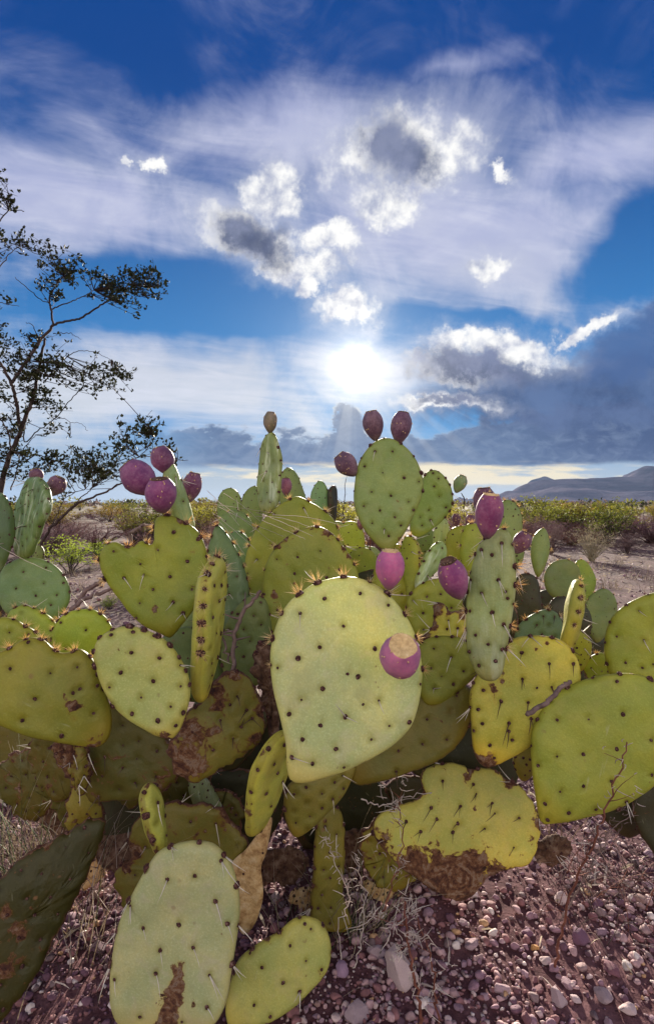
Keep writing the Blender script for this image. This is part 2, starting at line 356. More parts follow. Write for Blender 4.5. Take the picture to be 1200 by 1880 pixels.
def mat_ground():
    m, nt, b, out = new_mat('desert_soil')
    v = objcoord(nt); NEAR = sep(nt, v)[1]
    n0 = noise_tex(nt, v, 0.25, 5, 0.6); n1 = noise_tex(nt, v, 2.6, 7, 0.65); n2 = noise_tex(nt, v, 38, 7, 0.7)
    c = ramp(nt, n1*0.5+n2*0.5, [(0.36, (0.045, 0.022, 0.024)), (0.48, (0.115, 0.064, 0.066)), (0.60, (0.22, 0.14, 0.14)), (0.72, (0.36, 0.26, 0.25))])
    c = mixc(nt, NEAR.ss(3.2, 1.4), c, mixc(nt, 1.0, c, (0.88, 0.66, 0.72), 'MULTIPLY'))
    # litter flecks of straw
    vo = nt.nodes.new('ShaderNodeTexVoronoi'); vo.inputs['Scale'].default_value = 55; nt.links.new(v, vo.inputs['Vector'])
    x, y, z = sep(nt, v)
    fl = E(nt, vo.outputs['Distance']).ss(0.24, 0.1)*n1.ss(0.42, 0.6)
    c = mixc(nt, fl*0.4*y.ss(1.5, 2.5), c, (0.46, 0.36, 0.29))
    x, y, z = sep(nt, v)
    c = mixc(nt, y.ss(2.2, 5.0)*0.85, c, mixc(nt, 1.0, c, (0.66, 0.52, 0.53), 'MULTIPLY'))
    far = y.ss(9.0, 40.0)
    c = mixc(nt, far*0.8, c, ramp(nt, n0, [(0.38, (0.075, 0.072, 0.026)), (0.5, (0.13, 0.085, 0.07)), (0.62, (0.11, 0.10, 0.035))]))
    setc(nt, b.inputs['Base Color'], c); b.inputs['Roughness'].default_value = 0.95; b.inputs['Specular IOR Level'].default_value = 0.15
    bump(nt, b, n2*0.6+n1*1.0+fl*0.3, 0.8, 0.012)
    return m
M_GROUND = mat_ground()
def mat_stone(name, joined):
    m, nt, b, out = new_mat(name)
    if joined:
        v = objcoord(nt); r = attr(nt, 'tone')
    else:
        v, oi = offset_by_random(nt, objcoord(nt)); r = None
    n1 = noise_tex(nt, v, 90, 6, 0.65)
    c = oi.outputs['Color'] if r is None else ramp(nt, r, [(0.0, (0.27, 0.125, 0.13)), (0.2, (0.50, 0.32, 0.33)), (0.38, (0.31, 0.18, 0.225)), (0.55, (0.60, 0.45, 0.43)), (0.66, (0.38, 0.25, 0.25)), (0.76, (0.24, 0.165, 0.17)), (0.86, (0.70, 0.60, 0.57)), (0.92, (0.17, 0.085, 0.12)), (0.98, (0.54, 0.33, 0.18))], 'CONSTANT')
    c = mixc(nt, n1.ss(0.3, 0.7)*0.6, mixc(nt, 1.0, c, (0.62, 0.58, 0.6), 'MULTIPLY'), mixc(nt, 1.0, c, (1.3, 1.25, 1.25), 'MULTIPLY'))
    setc(nt, b.inputs['Base Color'], c); b.inputs['Roughness'].default_value = 0.8; b.inputs['Specular IOR Level'].default_value = 0.3
    bump(nt, b, n1, 0.5, 0.004)
    return m
M_STONE = mat_stone('stone', False); M_GRAVEL = mat_stone('gravel_mix', True)
def mat_mountain(name, a, bb):
    m, nt, b, out = new_mat(name)
    v = objcoord(nt)
    n1 = noise_tex(nt, v, 0.012, 8, 0.6)
    x, y, z = sep(nt, v)
    st = noise_tex(nt, comb(nt, x*0.004, y*0.004, z*0.1), 1.0, 4, 0.5)
    setc(nt, b.inputs['Base Color'], mixc(nt, (n1*0.6+st*0.4).ss(0.38, 0.62), a, bb))
    b.inputs['Roughness'].default_value = 1.0; b.inputs['Specular IOR Level'].default_value = 0.0
    bump(nt, b, n1, 1.0, 18.0)
    return m
M_MTN = mat_mountain('mountain_rock', (0.055, 0.055, 0.085), (0.15, 0.13, 0.16))

# ------------------------------------------------------------------ helpers
def at(px, py, Y):
    """the point seen at photo pixel (px, py) that lies Y metres in front of the camera"""
    return Vector(((px-600.0)/F*Y, Y, H + (HZ-py)/F*Y))
def gz(x, y):
    v = 0.035*mnoise.noise(Vector((x*0.9, y*0.9, 3.1))) + 0.012*mnoise.noise(Vector((x*3.1, y*3.1, 8.2)))
    if y > 14: v += min(1.0, (y-14)/60)*0.35*mnoise.noise(Vector((x*0.02, y*0.02, 1.7)))
    if y < 0: v *= 1.0
    return v
def ground_at(px, Y):
    x = (px-600.0)/F*Y
    return Vector((x, Y, gz(x, Y)))
def tag(o, label=None, cat=None, group=None, kind=None):
    if label: o['label'] = label
    if cat: o['category'] = cat
    if group: o['group'] = group
    if kind: o['kind'] = kind
    return o
def empty(name, loc, label, cat, group=None):
    o = bpy.data.objects.new(name, None); COL.objects.link(o); o.location = loc; o.empty_display_size = 0.05
    return tag(o, label, cat, group)
def mesh_from(name, V, Fc, mats, smooth=True, midx=None, attrs=None):
    me = bpy.data.meshes.new(name)
    me.from_pydata([tuple(v) for v in V], [], [tuple(int(i) for i in f) for f in Fc])
    for m in mats: me.materials.append(m)
    if smooth: me.polygons.foreach_set('use_smooth', [True]*len(me.polygons))
    if midx is not None: me.polygons.foreach_set('material_index', [int(i) for i in midx])
    for k, a in (attrs or {}).items():
        at_ = me.attributes.new(k, 'FLOAT', 'POINT'); at_.data.foreach_set('value', np.asarray(a, dtype=np.float32))
    me.update(); return me
def obj(name, me, parent=None, M=None, color=None):
    o = bpy.data.objects.new(name, me); COL.objects.link(o)
    if M is not None: o.matrix_world = M
    if parent is not None:
        o.parent = parent
        pm = parent.matrix_world if parent.parent is None else parent.get('_mw', None)
    if color: o.color = (*color, 1.0)
    return o
WM = {}     # world matrices kept by hand (the scene is not evaluated while it is built)
def place(o, parent, M):
    WM[o.name] = M.copy()
    if parent is None: o.matrix_basis = M
    else:
        P = WM.get(parent.name, Matrix.Translation(parent.location))
        o.parent = parent; o.matrix_basis = P.inverted() @ M
    return o
def add(name, me, parent, M, color=None):
    o = bpy.data.objects.new(name, me); COL.objects.link(o); place(o, parent, M)
    if color: o.color = (*color, 1.0)
    return o
def frame(origin, xa, ya, za):
    M = Matrix.Identity(4)
    for i, a in enumerate((xa, ya, za)):
        for r in range(3): M[r][i] = a[r]
    for r in range(3): M[r][3] = origin[r]
    return M

class Mesh:
    """collects cones, tubes and leaves into one mesh"""
    def __init__(s): s.V = []; s.F = []; s.I = []
    def cone(s, p, q, r, n=3, mi=0):
        p, q = Vector(p), Vector(q); d = (q-p)
        if d.length < 1e-7: return
        d.normalize(); a = d.orthogonal().normalized(); b = d.cross(a); k = len(s.V)
        for i in range(n):
            t = 2*math.pi*i/n; s.V.append(p + a*(r*math.cos(t)) + b*(r*math.sin(t)))
        s.V.append(q)
        for i in range(n): s.F.append((k+i, k+(i+1) % n, k+n)); s.I.append(mi)
    def tube(s, pts, radii, n=5, mi=0):
        pts = [Vector(p) for p in pts]; k0 = len(s.V); prev = None; m = len(pts)
        if isinstance(radii, (int, float)): radii = [radii]*m
        for i, p in enumerate(pts):
            d = (pts[min(i+1, m-1)] - pts[max(i-1, 0)])
            d = d.normalized() if d.length > 1e-9 else Vector((0, 0, 1))
            a = d.orthogonal().normalized() if prev is None else (prev - d*prev.dot(d))
            a = a.normalized() if a.length > 1e-6 else d.orthogonal().normalized()
            prev = a; b = d.cross(a)
            for j in range(n):
                t = 2*math.pi*j/n; s.V.append(p + (a*math.cos(t) + b*math.sin(t))*radii[i])
        for i in range(m-1):
            for j in range(n):
                a0 = k0+i*n+j; a1 = k0+i*n+(j+1) % n
                s.F.append((a0, a1, a1+n, a0+n)); s.I.append(mi)
        s.F.append(tuple(k0+j for j in reversed(range(n)))); s.I.append(mi)
        s.F.append(tuple(k0+(m-1)*n+j for j in range(n))); s.I.append(mi)
    def leaf(s, p, d, L, W, mi=0, up=None):
        d = Vector(d).normalized(); a = (Vector(up) if up is not None else Vector((random.gauss(0, 1), random.gauss(0, 1), random.gauss(0, 1))))
        a = d.cross(a)
        a = a.normalized() if a.length > 1e-6 else d.orthogonal().normalized()
        k = len(s.V); p = Vector(p); nrm = d.cross(a)*(W*0.25)
        s.V += [p, p + d*(L*0.5) + a*(W*0.5) + nrm, p + d*L, p + d*(L*0.5) - a*(W*0.5) + nrm]
        s.F += [(k, k+1, k+2), (k, k+2, k+3)]; s.I += [mi, mi]
    def mesh(s, name, mats, smooth=False): return mesh_from(name, s.V, s.F, mats, smooth, s.I)

def catmull(pts, n, closed=True):
    P = [np.array(p, dtype=float) for p in pts]; m = len(P); out = []
    segs = m if closed else m-1
    for i in range(segs):
        if closed: p0, p1, p2, p3 = P[(i-1) % m], P[i], P[(i+1) % m], P[(i+2) % m]
        else: p0, p1, p2, p3 = P[max(i-1, 0)], P[i], P[i+1], P[min(i+2, m-1)]
        for k in range(n):
            t = k/n
            out.append(0.5*((2*p1) + (-p0+p2)*t + (2*p0-5*p1+4*p2-p3)*t*t + (-p0+3*p1-3*p2+p3)*t**3))
    if not closed: out.append(P[-1])
    return np.array(out)
def resample(poly, K, closed=True):
    Q = np.vstack([poly, poly[:1]]) if closed else poly
    d = np.r_[0, np.cumsum(np.linalg.norm(np.diff(Q, axis=0), axis=1))]
    t = np.linspace(0, d[-1], K+1)[:-1] if closed else np.linspace(0, d[-1], K)
    return np.column_stack([np.interp(t, d, Q[:, i]) for i in range(Q.shape[1])])

# ------------------------------------------------------------------ areoles, bristles and spines (shared meshes)
def dome(M_, r, h, n=8, seed=0, mi=0):
    rnd = random.Random(seed); k = len(M_.V)
    for ring, (rr, hh) in enumerate(((1.0, -0.35), (0.85, 0.45), (0.45, 0.9))):
        for i in range(n):
            t = 2*math.pi*i/n; q = r*rr*rnd.uniform(0.86, 1.14)
            M_.V.append(Vector((q*math.cos(t), q*math.sin(t)*1.15, h*hh*rnd.uniform(0.8, 1.2))))
    M_.V.append(Vector((0, 0, h*0.75)))
    for ring in range(2):
        for i in range(n):
            a = k+ring*n+i; b = k+ring*n+(i+1) % n
            M_.F.append((a, b, b+n, a+n)); M_.I.append(mi)
    for i in range(n): M_.F.append((k+2*n+i, k+2*n+(i+1) % n, k+3*n)); M_.I.append(mi)
AREOLES = []      # flat ones on the faces
for s in range(5):
    m = Mesh(); dome(m, 0.0034, 0.0022, 9, s); rnd = random.Random(100+s)
    for i in range(7):
        a = rnd.uniform(0, 6.28); e = rnd.uniform(0.5, 1.3); L = rnd.uniform(0.0025, 0.0045)
        m.cone((0.0015*math.cos(a), 0.0015*math.sin(a), 0.001), (L*math.cos(a)*math.cos(e)+0.0015*math.cos(a), L*math.sin(a)*math.cos(e), L*math.sin(e)+0.001), 0.0003, 3, 1)
    AREOLES.append(m.mesh('areole', [M_AREOLE, M_AREOLE], True))
RIMS = []         # rim ones with a golden tuft
for s in range(5):
    m = Mesh(); dome(m, 0.0040, 0.0030, 9, 40+s); rnd = random.Random(200+s)
    for i in range(26):
        a = rnd.uniform(0, 6.28); e = rnd.uniform(0.3, 1.5); L = rnd.uniform(0.006, 0.0135); c0 = rnd.uniform(0.0005, 0.003)
        p = Vector((c0*math.cos(a), c0*math.sin(a), 0.0015))
        m.cone(p, p + Vector((L*math.cos(a)*math.cos(e), L*math.sin(a)*math.cos(e), L*math.sin(e))), 0.00024, 3, 1)
    RIMS.append(m.mesh('rim_areole', [M_AREOLE, M_GLOCHID], False))
RIMS_OLD = []     # rim ones that have lost the bristles
for s in range(3):
    m = Mesh(); dome(m, 0.0044, 0.0036, 9, 60+s); rnd = random.Random(300+s)
    for i in range(8):
        a = rnd.uniform(0, 6.28); e = rnd.uniform(0.5, 1.5); L = rnd.uniform(0.003, 0.005)
        m.cone((0, 0, 0.001), (L*math.cos(a)*math.cos(e), L*math.sin(a)*math.cos(e), 0.001+L*math.sin(e)), 0.0004, 3, 1)
    RIMS_OLD.append(m.mesh('rim_areole', [M_AREOLE, M_STALK], False))
def spine_mesh(L, bend, mat, r=0.00066):
    m = Mesh(); pts = [(bend*(t*t), 0, L*t) for t in (0, .25, .5, .75, 1)]
    m.tube(pts, [r*1.25, r, r*0.8, r*0.55, r*0.12], 5); return m.mesh('spine', [mat], True)
SPINES = {'pale': [spine_mesh(0.026, 0.003, M_SPINE), spine_mesh(0.019, -0.002, M_SPINE), spine_mesh(0.031, 0.004, M_SPINE)],
          'dark': [spine_mesh(0.020, 0.002, M_SPINE_DK), spine_mesh(0.026, -0.003, M_SPINE_DK), spine_mesh(0.015, 0.0015, M_SPINE_DK)]}

# ------------------------------------------------------------------ pads
COLS = {  # skin colours (albedo); 'dk' also holds the clump's inner shade
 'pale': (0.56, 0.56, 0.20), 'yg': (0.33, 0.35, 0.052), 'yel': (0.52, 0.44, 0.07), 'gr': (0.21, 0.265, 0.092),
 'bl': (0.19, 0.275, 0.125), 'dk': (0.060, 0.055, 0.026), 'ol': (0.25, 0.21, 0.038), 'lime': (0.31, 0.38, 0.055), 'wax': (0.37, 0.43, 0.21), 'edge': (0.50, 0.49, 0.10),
 'centre': (0.60, 0.62, 0.29), 'round': (0.53, 0.525, 0.15), 'heart': (0.272, 0.292, 0.042), 'front': (0.51, 0.525, 0.26), 'broad': (0.375, 0.39, 0.055), 'ragged': (0.56, 0.49, 0.11), 'side': (0.29, 0.275, 0.035)}
NPADS = [0]
def pad(plant, pts, Y, yaw=0.0, lean=6.0, col='yg', th=0.011, base=None, sp=None, areo=None, rim='gold', scar=0.0, ridge=0.0,
        fine=False, singles=False, spots=(), spines=None, spn=0.0, spdir=None, name='cactus_pad', mat=None, label=None, center=None, bend=0.0, wave=1.0, rimk=1.0, K=None, cmul=1.0, asz=1.0):
    """pts: outline as photo pixels, put on a plane through the joint at Y metres and turned by yaw/lean; then given real thickness"""
    NPADS[0] += 1; seed = NPADS[0]; rnd = random.Random(seed*13+5)
    K = K or (108 if fine else 56); R = 15 if fine else 9
    edgewise = isinstance(pts, dict)
    if edgewise: base = pts['base']
    else: P2 = resample(catmull(pts, 8), K)
    if not edgewise and scar >= 0.3:      # weathered pads have nibbled rims
        for i in range(K):
            q = Vector((P2[i][0]*0.06, P2[i][1]*0.06, seed)); P2[i] = P2[i] + np.array([mnoise.noise(q), mnoise.noise(q+Vector((9, 4, 2)))])*7*scar + np.array([mnoise.noise(q*4), mnoise.noise(q*4+Vector((9, 4, 2)))])*3.2*scar
    if base is None: i = int(np.argmax(P2[:, 1])); base = tuple(P2[i])
    if fine and spines is None and spn == 0: spines = 'pale'; spn = 0.18
    cmul *= 1.0
    C0 = Vector((0, 0, H)); p0 = at(base[0], base[1], Y)
    n = Vector((0, -1, 0)); n.rotate(Matrix.Rotation(math.radians(-lean), 3, 'X').to_quaternion())
    n.rotate(Matrix.Rotation(math.radians(yaw), 3, 'Z').to_quaternion()); n.normalize()
    if edgewise:        # a pad seen nearly from its edge: joint, tip and true width instead of an outline
        p1 = at(*pts['tip'], Y+pts.get('dy', 0.0)); ax_ = (p1-p0); L_ = ax_.length; ax_.normalize()
        n = (n-ax_*n.dot(ax_)).normalized(); sx_ = ax_.cross(n)
        prof_ = [(0, .0), (.03, .30), (.15, .55), (.35, .85), (.58, 1.0), (.78, .92), (.92, .62), (1.0, .0)]
        hw = pts['w']*0.5; cy2 = [(-r_*hw, t_*L_) for t_, r_ in prof_] + [(r_*hw*0.96, t_*L_) for t_, r_ in reversed(prof_[1:-1])]
        Q_ = resample(catmull(cy2, 8), K); C0 = Vector((0, 0, H))
    def unp(px, py):
        r = at(px, py, 1.0) - C0
        return C0 + r*((p0-C0).dot(n)/r.dot(n))
    W3 = [p0 + sx_*float(q[0]) + ax_*float(q[1]) for q in Q_] if edgewise else [unp(x, y) for x, y in P2]
    cen = sum(W3, Vector())/K if center is None else unp(*center)
    ya = (cen-p0); ya -= n*ya.dot(n); ya.normalize(); xa = ya.cross(n).normalized()
    Mw = frame(p0, xa, ya, n)
    Mi = Mw.inverted()
    L = np.array([tuple(Mi @ w) for w in W3])[:, :2]; c = np.array(tuple(Mi @ cen))[:2]
    area = 0.5*np.sum(L[:, 0]*np.roll(L[:, 1], -1) - np.roll(L[:, 0], -1)*L[:, 1])
    if area < 0: L = L[::-1].copy()
    area = abs(area)
    rk = np.linalg.norm(L-c, axis=1); Lmax = L[:, 1].max(); so = Vector((seed*3.7, seed*1.9, 0))
    # rim normal for true distance to the edge
    tang = np.roll(L, -1, 0)-np.roll(L, 1, 0); tang /= np.linalg.norm(tang, axis=1)[:, None]+1e-9
    nrm = np.column_stack([tang[:, 1], -tang[:, 0]])
    obl = np.clip(np.sum(nrm*(L-c), axis=1)/rk, 0.25, 1.0)
    def mid(x, y):
        q = Vector((x*9, y*9, 0))+so
        return wave*(0.0100*mnoise.noise(q) + 0.0022*mnoise.noise(q*3.3)) + bend*((y/Lmax)**2) + bend*0.4*((x/Lmax)**2)
    def half(e, s, x, y):
        T = th*(0.8 + 0.42*(1-s*s))
        q = min(1.0, e/(th*1.15))
        return T*math.sqrt(max(0.0, 1-(1-q)**2))*(1+0.14*mnoise.noise(Vector((x*25, y*25, seed*1.0))))
    V = []; ed = []; al = []
    ts = [1-(1-j/R)**1.75 for j in range(1, R+1)]
    rings = []
    for side in (1, -1):
        x, y = c; V.append((x, y, mid(x, y)+side*half(9, 0, x, y))); ed.append(1.0); al.append(y/Lmax)
        start = []
        for j, s in enumerate(ts):
            if side == -1 and j == R-1: start.append(rings[0][-1]); break
            start.append(len(V))
            for k in range(K):
                x, y = c + (L[k]-c)*s; e = (1-s)*rk[k]*obl[k]
                V.append((x, y, mid(x, y)+side*half(e, s, x, y))); ed.append(min(1.0, e/0.06)); al.append(y/Lmax)
        rings.append(start)
    Fc = []
    n1 = 1+K*R
    for si, side in enumerate((1, -1)):
        cidx = 0 if si == 0 else n1; st = rings[si]
        for k in range(K):
            a, b = st[0]+k, st[0]+(k+1) % K
            Fc.append((cidx, a, b) if side == 1 else (cidx, b, a))
            for j in range(R-1):
                a, b = st[j]+k, st[j]+(k+1) % K; c1, d1 = st[j+1]+k, st[j+1]+(k+1) % K
                Fc.append((a, c1, d1, b) if side == 1 else (a, b, d1, c1))
    VA = np.array(V)
    # areole spots
    def inside(x, y):
        d = np.array([x, y])-c; r = np.linalg.norm(d)
        if r < 1e-9: return 0.0, 1.0
        ang = np.arctan2(L[:, 1]-c[1], L[:, 0]-c[0]); a0 = math.atan2(d[1], d[0])
        k = int(np.argmin(np.abs((ang-a0+math.pi) % (2*math.pi)-math.pi)))
        return r/rk[k], (rk[k]-r)*obl[k]
    face = []
    if areo is not None:
        for q in areo:
            l = Mi @ unp(q[0], q[1]); face.append((l.x, l.y))
    else:
        s_ = sp if sp else math.sqrt(area/15.0)
        ox, oy = rnd.uniform(0, s_), rnd.uniform(0, s_)
        for iy in range(-12, 13):
            for ix in range(-12, 13):
                x = ix*s_+ox+(iy % 2)*s_*0.5+rnd.gauss(0, s_*0.09) + c[0]; y = iy*s_*0.82+oy+rnd.gauss(0, s_*0.09)+c[1]
                s, e = inside(x, y)
                if s < 0.95 and e > th*0.75: face.append((x, y))
    fr = []
    for (x, y) in face:
        s, e = inside(x, y)
        if s >= 1.0: continue
        z = mid(x, y)+half(e, s, x, y); h = 0.003
        def zz(a, b_):
            s2, e2 = inside(a, b_); return mid(a, b_)+half(max(e2, 0), min(s2, 1), a, b_)
        g = Vector((-(zz(x+h, y)-zz(x-h, y))/(2*h), -(zz(x, y+h)-zz(x, y-h))/(2*h), 1)).normalized()
        fr.append((Vector((x, y, z-0.0003)), g, False))
    if rim and rimk > 0:
        s_ = (sp if sp else math.sqrt(area/15.0))*(1.15 if fine else 0.9)/rimk; acc = rnd.uniform(0, s_)
        for k in range(K):
            acc += np.linalg.norm(L[(k+1) % K]-L[k])
            if acc > s_:
                acc = rnd.uniform(-0.15, 0.15)*s_
                if L[k][1] < 0.2*Lmax: continue
                if (Mw.to_3x3() @ Vector((nrm[k][0], nrm[k][1], 0))).z < -0.2 and rnd.random() < (0.95 if rim == 'gold' else 0.5): continue
                nr = Vector((nrm[k][0], nrm[k][1], rnd.uniform(-0.1, 0.5))).normalized()
                zc = mid(*L[k])
                fr.append((Vector((L[k][0]-nrm[k][0]*0.0012, L[k][1]-nrm[k][1]*0.0012, zc+0.002)), nr, True))
    # attributes
    halo = np.zeros(len(V))
    if fine:
        for p, g, isr in fr:
            d2 = np.sum((VA-np.array(p))**2, axis=1); halo = np.maximum(halo, np.exp(-d2/(0.0062**2)))
    sv = np.zeros(len(V))
    for (sx, sy, sr, sk) in spots:      # scar spots: photo pixel, radius in pixels, strength
        l = Mi @ unp(sx, sy); rr = sr/F*Y
        d2 = (VA[:, 0]-l.x)**2+(VA[:, 1]-l.y)**2; sv = np.maximum(sv, sk*np.exp(-d2/(rr*rr)))
    if spots or scar > 0.6:     # cork is lumpy and eats into the rim
        for i, (x, y, z) in enumerate(V):
            k_ = min(1.0, max(0.0, sv[i]*1.3-0.35)) + (0.35 if scar > 0.6 else 0)
            if k_ > 0:
                q = Vector((x*60, y*60, z*30+seed)); nz = mnoise.noise(q); n2 = mnoise.noise(q*2.7)
                sgn = 1 if z >= mid(x, y) else -1
                V[i] = (x + k_*0.0022*n2*(1 if ed[i] > .05 else 2.2), y + k_*0.0022*nz*(1 if ed[i] > .05 else 2.2), z + sgn*k_*(0.0022*nz+0.0012*n2-0.0010))
    me = mesh_from(name, V, Fc, [mat or M_PAD], True, None, {'edge': ed, 'along': al, 'halo': halo, 'scarv': sv})
    cc = COLS[col] if isinstance(col, str) else col
    j = [1+rnd.uniform(-0.05, 0.05) for _ in range(3)]
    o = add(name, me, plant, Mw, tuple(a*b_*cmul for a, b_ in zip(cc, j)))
    o['scar'] = float(scar); o['ridge'] = float(ridge)
    if label: o['label'] = label
    # place areoles
    down = Mi.to_3x3() @ Vector((0, 0, -1))
    JM = {}; 
    nsp = 0
    for i, (p, g, isr) in enumerate(fr):
        q = g.to_track_quat('Z', 'Y').to_matrix().to_4x4() @ Matrix.Rotation(rnd.uniform(0, 6.28), 4, 'Z')
        if areo is None and not isr and rnd.random() < 0.12: continue
        k = rnd.choice((0.6, 0.8, 0.9, 1.0, 1.0, 1.15))*rnd.uniform(0.9, 1.1)*asz*(1.05 if isr and rim == 'gold' else 0.92 if isr else 0.70)*(1.0 if (singles or fine) else 0.85)
        Ml = Matrix.Translation(p) @ q @ Matrix.Scale(k, 4)
        mesh = rnd.choice((RIMS if rim == 'gold' else RIMS_OLD) if isr else AREOLES)
        if singles: add('areole', mesh, o, Mw @ Ml)
        else: JM.setdefault('a', []).append((mesh, Ml))
        want = spines and rnd.random() < spn
        if want:
            for t in range(rnd.choice((1, 1, 2)) if not isr else rnd.choice((1, 2, 3))):
                if spdir is not None:
                    l = Mi.to_3x3() @ Vector(spdir); dr = (l.normalized() + g*0.5 + Vector([rnd.gauss(0, 0.28) for _ in range(3)])).normalized()
                else:
                    dr = (g*0.75 + down*rnd.uniform(0.1, 0.9) + Vector([rnd.gauss(0, 0.35) for _ in range(3)])).normalized()
                if dr.dot(g) < 0.12: dr = (dr + g*0.5).normalized()
                sm = rnd.choice(SPINES[spines if (not isr or spines == 'pale') else rnd.choice(('pale', 'dark'))])
                Ms = Matrix.Translation(p) @ dr.to_track_quat('Z', 'Y').to_matrix().to_4x4() @ Matrix.Rotation(rnd.uniform(0, 6.28), 4, 'Z') @ Matrix.Scale(rnd.uniform(0.8, 1.35), 4)
                if singles: add('spine', sm, o, Mw @ Ms)
                else: JM.setdefault('s', []).append((sm, Ms))
    for key, lst in JM.items():
        nm = 'areole' if key == 'a' else 'spine'
        V_, F_, I_ = [], [], []; mats = []
        for mesh, Ml in lst:
            k = len(V_); co = np.empty(len(mesh.vertices)*3); mesh.vertices.foreach_get('co', co); co = co.reshape(-1, 3)
            A = np.array(Ml); V_ += list(map(tuple, co @ A[:3, :3].T + A[:3, 3]))
            mm = []
            for mt in mesh.materials:
                if mt not in mats: mats.append(mt)
                mm.append(mats.index(mt))
            for pl in mesh.polygons: F_.append(tuple(v+k for v in pl.vertices)); I_.append(mm[pl.material_index])
        jo = add(nm, mesh_from(nm, V_, F_, mats, False, I_), o, Mw); jo['kind'] = 'stuff'
    o_data = {'o': o, 'Mw': Mw, 'Mi': Mi, 'unp': unp, 'n': n}
    return o_data

def fruit(pd, cx, cy, w, h, ang, Y, col=(0.135, 0.018, 0.060), tip=0.0, crown='dark', bud=False, label=None):
    """cx,cy centre in photo pixels; w,h size in pixels; ang: lean of the crown to the right of straight up (degrees); tip: crown turned to the viewer"""
    rnd = random.Random(int(cx*7+cy)); o = pd['o']
    c0 = at(cx, cy, Y); a = math.radians(ang); t = math.radians(tip)
    ax = Vector((math.sin(a)*math.cos(t), -math.sin(t), math.cos(a)*math.cos(t))).normalized()
    Lh = h/F*Y; Rw = w/F*Y*0.5
    xa = ax.orthogonal().normalized(); ya = ax.cross(xa)
    Mw = frame(c0-ax*(Lh*0.5), xa, ya, ax)
    prof = [(0.0, 0.16), (0.05, 0.32), (0.14, 0.53), (0.28, 0.78), (0.42, 0.94), (0.56, 1.0), (0.70, 0.97), (0.82, 0.86), (0.91, 0.70), (0.965, 0.585), (0.995, 0.54), (1.0, 0.50), (0.985, 0.42), (0.955, 0.30), (0.94, 0.12)]
    if crown == 'tan': prof = [(0.0, 0.45), (0.06, 0.60), (0.16, 0.76), (0.30, 0.91), (0.46, 1.0), (0.62, 0.99), (0.78, 0.9), (0.90, 0.76), (0.96, 0.69), (0.995, 0.66), (1.0, 0.62), (0.985, 0.5), (0.975, 0.3), (0.94, 0.10)]
    n = 28; V = []; Fc = []; I = []; al = []
    V.append((0, 0, 0)); al.append(0)
    for i, (zf, rf) in enumerate(prof):
        for k in range(n):
            th = 2*math.pi*k/n; wob = 1+0.10*mnoise.noise(Vector((math.cos(th)*1.5+cx, math.sin(th)*1.5, zf*3+cy)))
            if zf > 0.9: wob += 0.04*math.sin(k*5.1+cx)*(1 if i % 2 else 0.4)
            V.append((Rw*rf*wob*math.cos(th), Rw*rf*wob*math.sin(th), Lh*zf)); al.append(zf)
    V.append((0, 0, Lh*0.93)); al.append(1)
    for k in range(n): Fc.append((0, 1+(k+1) % n, 1+k)); I.append(0)
    for i in range(len(prof)-1):
        for k in range(n):
            a0 = 1+i*n+k; b0 = 1+i*n+(k+1) % n
            Fc.append((a0, b0, b0+n, a0+n)); I.append(1 if i >= 9 else 0)
    e = 1+(len(prof)-1)*n
    for k in range(n): Fc.append((e+k, e+(k+1) % n, len(V)-1)); I.append(1)
    me0 = Mesh(); me0.V = [Vector(v) for v in V]; me0.F = Fc; me0.I = I
    base_n = len(V)
    # little areoles
    for i in range(16):
        zf = rnd.choice((0.35, 0.55, 0.72, 0.88, 0.95))+rnd.uniform(-0.05, 0.05); th = rnd.uniform(0, 6.28)
        rf = np.interp(zf, [q[0] for q in prof[:12]], [q[1] for q in prof[:12]])
        p = Vector((Rw*rf*math.cos(th), Rw*rf*math.sin(th), Lh*zf)); nn = Vector((math.cos(th), math.sin(th), 0.1))
        q = nn.to_track_quat('Z', 'Y').to_matrix()
        k = len(me0.V); d = Mesh(); dome(d, 0.0011, 0.0009, 6, i)
        me0.V += [p + q @ v for v in d.V]; me0.F += [tuple(x+k for x in f) for f in d.F]; me0.I += [2]*len(d.F)
        for j in range(3):
            dd = (nn + Vector([rnd.gauss(0, .6) for _ in range(3)])).normalized(); me0.cone(p, p+dd*0.003, 0.00025, 3, 3)
    for i in range(14):
        th = rnd.uniform(0, 6.28); rf = 0.52 if crown != 'tan' else 0.66
        p = Vector((Rw*rf*math.cos(th), Rw*rf*math.sin(th), Lh*0.99)); me0.cone(p, p+Vector((rnd.gauss(0, .001), rnd.gauss(0, .001), rnd.uniform(0.001, 0.003))), 0.0005, 3, 3)
    cr = M_CROWN if crown in ('tan', 'pale') else M_BARK
    al = al + [0.6]*(len(me0.V)-base_n)
    me = mesh_from('fruit', me0.V, me0.F, [M_FRUIT, cr, M_CROWN, M_GLOCHID], True, me0.I, {'along': al})
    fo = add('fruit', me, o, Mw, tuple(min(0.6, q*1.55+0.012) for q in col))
    if label: fo['label'] = label
    return fo

# ------------------------------------------------------------------ ground (one sheet to the horizon)
def build_ground():
    N = 260
    t = np.linspace(-1, 1, N)
    k = 8.6; a = 4800/np.sinh(k)
    xs = np.sinh(k*t)*a; ys = np.sinh(k*t)*a + 1.1
    V = [(x, y, gz(x, y)) for y in ys for x in xs]
    Fc = [(j*N+i, j*N+i+1, (j+1)*N+i+1, (j+1)*N+i) for j in range(N-1) for i in range(N-1)]
    tag(add('ground', mesh_from('ground', V, Fc, [M_GROUND]), None, Matrix.Identity(4)), 'purplish desert soil and litter reaching to the horizon', kind='structure')
build_ground()

